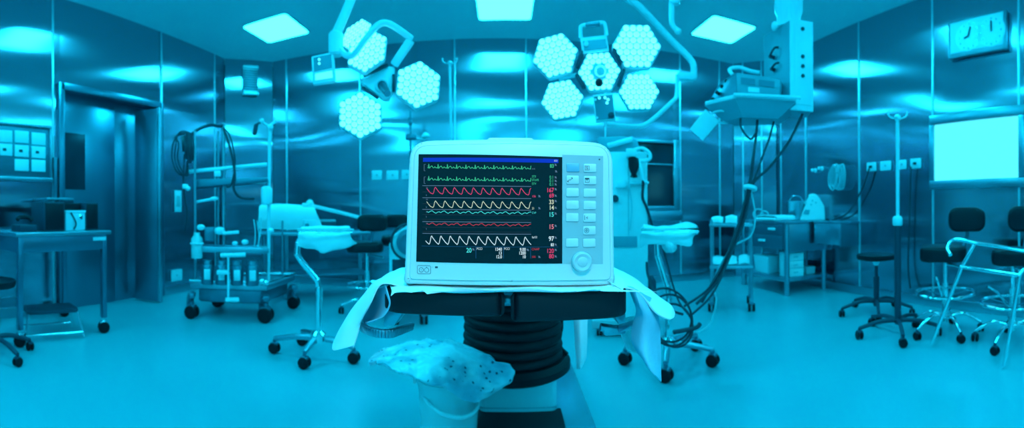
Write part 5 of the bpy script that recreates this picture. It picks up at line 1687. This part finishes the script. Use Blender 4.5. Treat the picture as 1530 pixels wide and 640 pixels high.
t_.p('edge_fold', B().tube([(-.15, -.24, .02), (-.15, 0, .025), (-.14, .2, .02)], .018, 8), 'cloth_white')
A = sx(1148, 325, .5)
t_ = T('tubing_roll', 'coiled clear tubing on the far end of the steel table', 'tubing', origin=ST.M @ Vector((.14, .80, zt)), away=(0, 1))
for i, (dx, R) in enumerate(((0, .07), (.07, .055))):
    t_.p('coil', B().torus((dx, -.05 * i, R + .012), R, .011, (.3, 1, .1), 26, 7), 'pale_cable')
# second table along the right wall, nearer, top edge only beyond the corner leg
A = on_wall(1262, 330, 'right')
t_ = T('steam_basin', 'tall pale basin bucket on the steel table against the right wall', 'basin', origin=ST.M @ Vector((Wd - .17, .42, zt)), away=(1, 0))
t_.p('body', B().lathe([(.10, 0), (.11, .01), (.135, .24), (.142, .25), (.13, .255)], (0, 0, 0), (0, 0, 1), 28), 'steel')
t_.p('handle', B().tube([(.0, -.13, .24), (.0, -.06, .32), (.0, .06, .32), (.0, .13, .24)], .007, 7), 'chrome')

# side shelf unit filling the wall right of the table
p0 = on_wall(1280, 335, 'right')
t_ = T('wall_counter', 'steel wall counter with a deep apron right of the steel table', 'counter', origin=Vector((3.80, p0.y, 0)), away=(1, 0))
w_ = cT.y - p0.y - .04
zc = zt - .0
t_.p('counter_top', B().box2((-w_, -.34, zc - .03), (.05, -.005, zc), .005), 'steel')
t_.p('apron', B().box2((-w_ + .01, -.33, zc - .28), (.04, -.30, zc - .03), .004), 'steel')
t_.p('bracket', B().box2((-.0, -.30, zc - .3), (.03, -.01, zc - .03), .004), 'dark_steel')
t_.p('bracket', B().box2((-w_ + .02, -.30, zc - .3), (-w_ + .05, -.01, zc - .03), .004), 'dark_steel')

# drip stand and stools at the right
s1 = stool('swivel_stool', 'black round swivel stool just left of the drip stand pole', 1309, 4.25, .60, .20, .36, 5, 1.0)
t = drip('drip_stand', 'tall drip stand with a thick dark lower pole and black star base', 1341, 3.55, 176, 0, 'dark_plastic', 'housing_pale', R=.34, ph=-.2, rad=.015, wr=.034, low=332)
chair('black swivel chair with chrome foot ring, left of the two at the right wall', 1412, 3.58, 0, (34, 367, 389, -3, 0), (27, 310, 347, 32, -.12), 'chrome', .30, ph=.1, ring=(.25, .34), arch=.05, rest=[(1398, 414, -.2), (1399, 414, -.2), (1410, 450, -.1)], group='swivel seats')
chair('black swivel chair with chrome foot ring, cut by the right frame edge', 1513, 3.30, 0, (34, 371, 394, 3, 0), (27, 308, 347, 20, -.12), 'chrome', .30, ph=.5, ring=(.25, .32), arch=.05, rest=[(1476, 428, -.2), (1490, 437, -.15), (1508, 458, -.05)], group='swivel seats')

# tubular chrome stand in front of the chairs
t = T('chrome_stand', 'empty tubular chrome stand with splayed legs in front of the black chairs', 'stand', 1455, 2.95, rot=-.15)
def cq(px, py, y=0.0):
    return t.y(px, py, y)
f1, f2 = t.Mi @ floor_pt(1392, 517), t.Mi @ floor_pt(1500, 551)
R_ = .0145
A_top = cq(1456, 366, .12); A_mid = cq(1437, 399, .10)
B_mid = cq(1523, 412, -.12)
t.p('top_rail', B().tube([cq(1420, 381, -.05), cq(1416, 372, -.0), cq(1421, 361, .06), cq(1432, 358, .10), cq(1456, 363, .12), cq(1500, 370, .10), cq(1545, 378, .08)], R_, 10, sub=5), 'chrome')
t.p('leg', B().tube([A_top, A_mid, Vector((f1.x, f1.y, R_))], R_, 10, smooth=False), 'chrome')
t.p('leg', B().tube([B_mid, Vector((f2.x, f2.y, R_))], R_, 10), 'chrome')
t.p('cross_rail', B().rod(A_mid, B_mid, R_), 'chrome')
t.p('rear_rail', B().tube([B_mid, cq(1530, 403, -.10), cq(1545, 395, .0), cq(1556, 380, .08)], R_, 10, sub=4), 'chrome')
far = cq(1556, 380, .08)
t.p('leg', B().tube([far, Vector((far.x + .15, far.y - .05, R_))], R_, 10), 'chrome')
t.p('leg', B().tube([cq(1545, 378, .08), Vector((cq(1545, 378, .08).x + .02, .42, R_))], R_, 10), 'chrome')
t.p('collar', B().ball(A_mid, .017), 'chrome')
t.p('collar', B().ball(B_mid, .017), 'chrome')

# mains lead from the right wall outlet down to the counter
P = [on_wall(1303, 252, 'right') + Vector((-.05, 0, 0)), on_wall(1292, 285, 'right') + Vector((-.06, 0, 0)), on_wall(1272, 318, 'right') + Vector((-.06, 0, 0)), on_wall(1250, 329, 'right') + Vector((-.08, 0, 0))]
one('power_cord', B().tube(P, .010, 7), 'cable', 'black cord from the leftmost right wall outlet down to the steel counter', 'cord', 'cords from the right wall outlets')
P = [on_wall(1365, 250, 'right') + Vector((-.05, 0, 0)), on_wall(1363, 290, 'right') + Vector((-.04, 0, 0)), on_wall(1362, 340, 'right') + Vector((-.04, 0, 0)), on_wall(1361, 395, 'right') + Vector((-.05, 0, 0)), on_wall(1366, 430, 'right') + Vector((-.07, 0, 0))]
one('power_cord', B().tube(P, .010, 7), 'cable', 'black cord hanging straight down from the rightmost right wall outlet', 'cord', 'cords from the right wall outlets')

# ------------------------------------------------------------------ extra light and look
sp = bpy.data.lights.new('monitor_fill_spot', 'SPOT')  # added fill with no real fixture, unseen above the camera; pales the monitor
sp.energy = 36.0; sp.color = (0.58, 0.92, 0.97); sp.spot_size = math.radians(34); sp.spot_blend = 0.7; sp.shadow_soft_size = 0.12
so = bpy.data.objects.new('monitor_fill_spot', sp); COL.objects.link(so)
so.location = (0.15, -0.55, 2.0)
so.rotation_euler = (Vector((0.0, 0.87, 1.0)) - Vector(so.location)).to_track_quat('-Z', 'Y').to_euler()

w = bpy.data.worlds.new('world'); SC.world = w; w.use_nodes = True
w.node_tree.nodes['Background'].inputs['Color'].default_value = (0.0, 0.02, 0.03, 1)
w.node_tree.nodes['Background'].inputs['Strength'].default_value = 1.0
SC.view_settings.view_transform = 'Standard'
SC.view_settings.look = 'None'
SC.view_settings.exposure = 0.0
SC.view_settings.gamma = 1.0
SC.view_settings.use_curve_mapping = False
SC.cycles.use_denoising = True
try:
    SC.cycles.denoiser = 'OPENIMAGEDENOISE'
except Exception:
    pass
SC.cycles.max_bounces = 8
SC.cycles.diffuse_bounces = 4
SC.cycles.glossy_bounces = 6
SC.cycles.transparent_max_bounces = 8
SC.cycles.sample_clamp_indirect = 6.0
SC.cycles.blur_glossy = 0.3
bpy.context.view_layer.update()
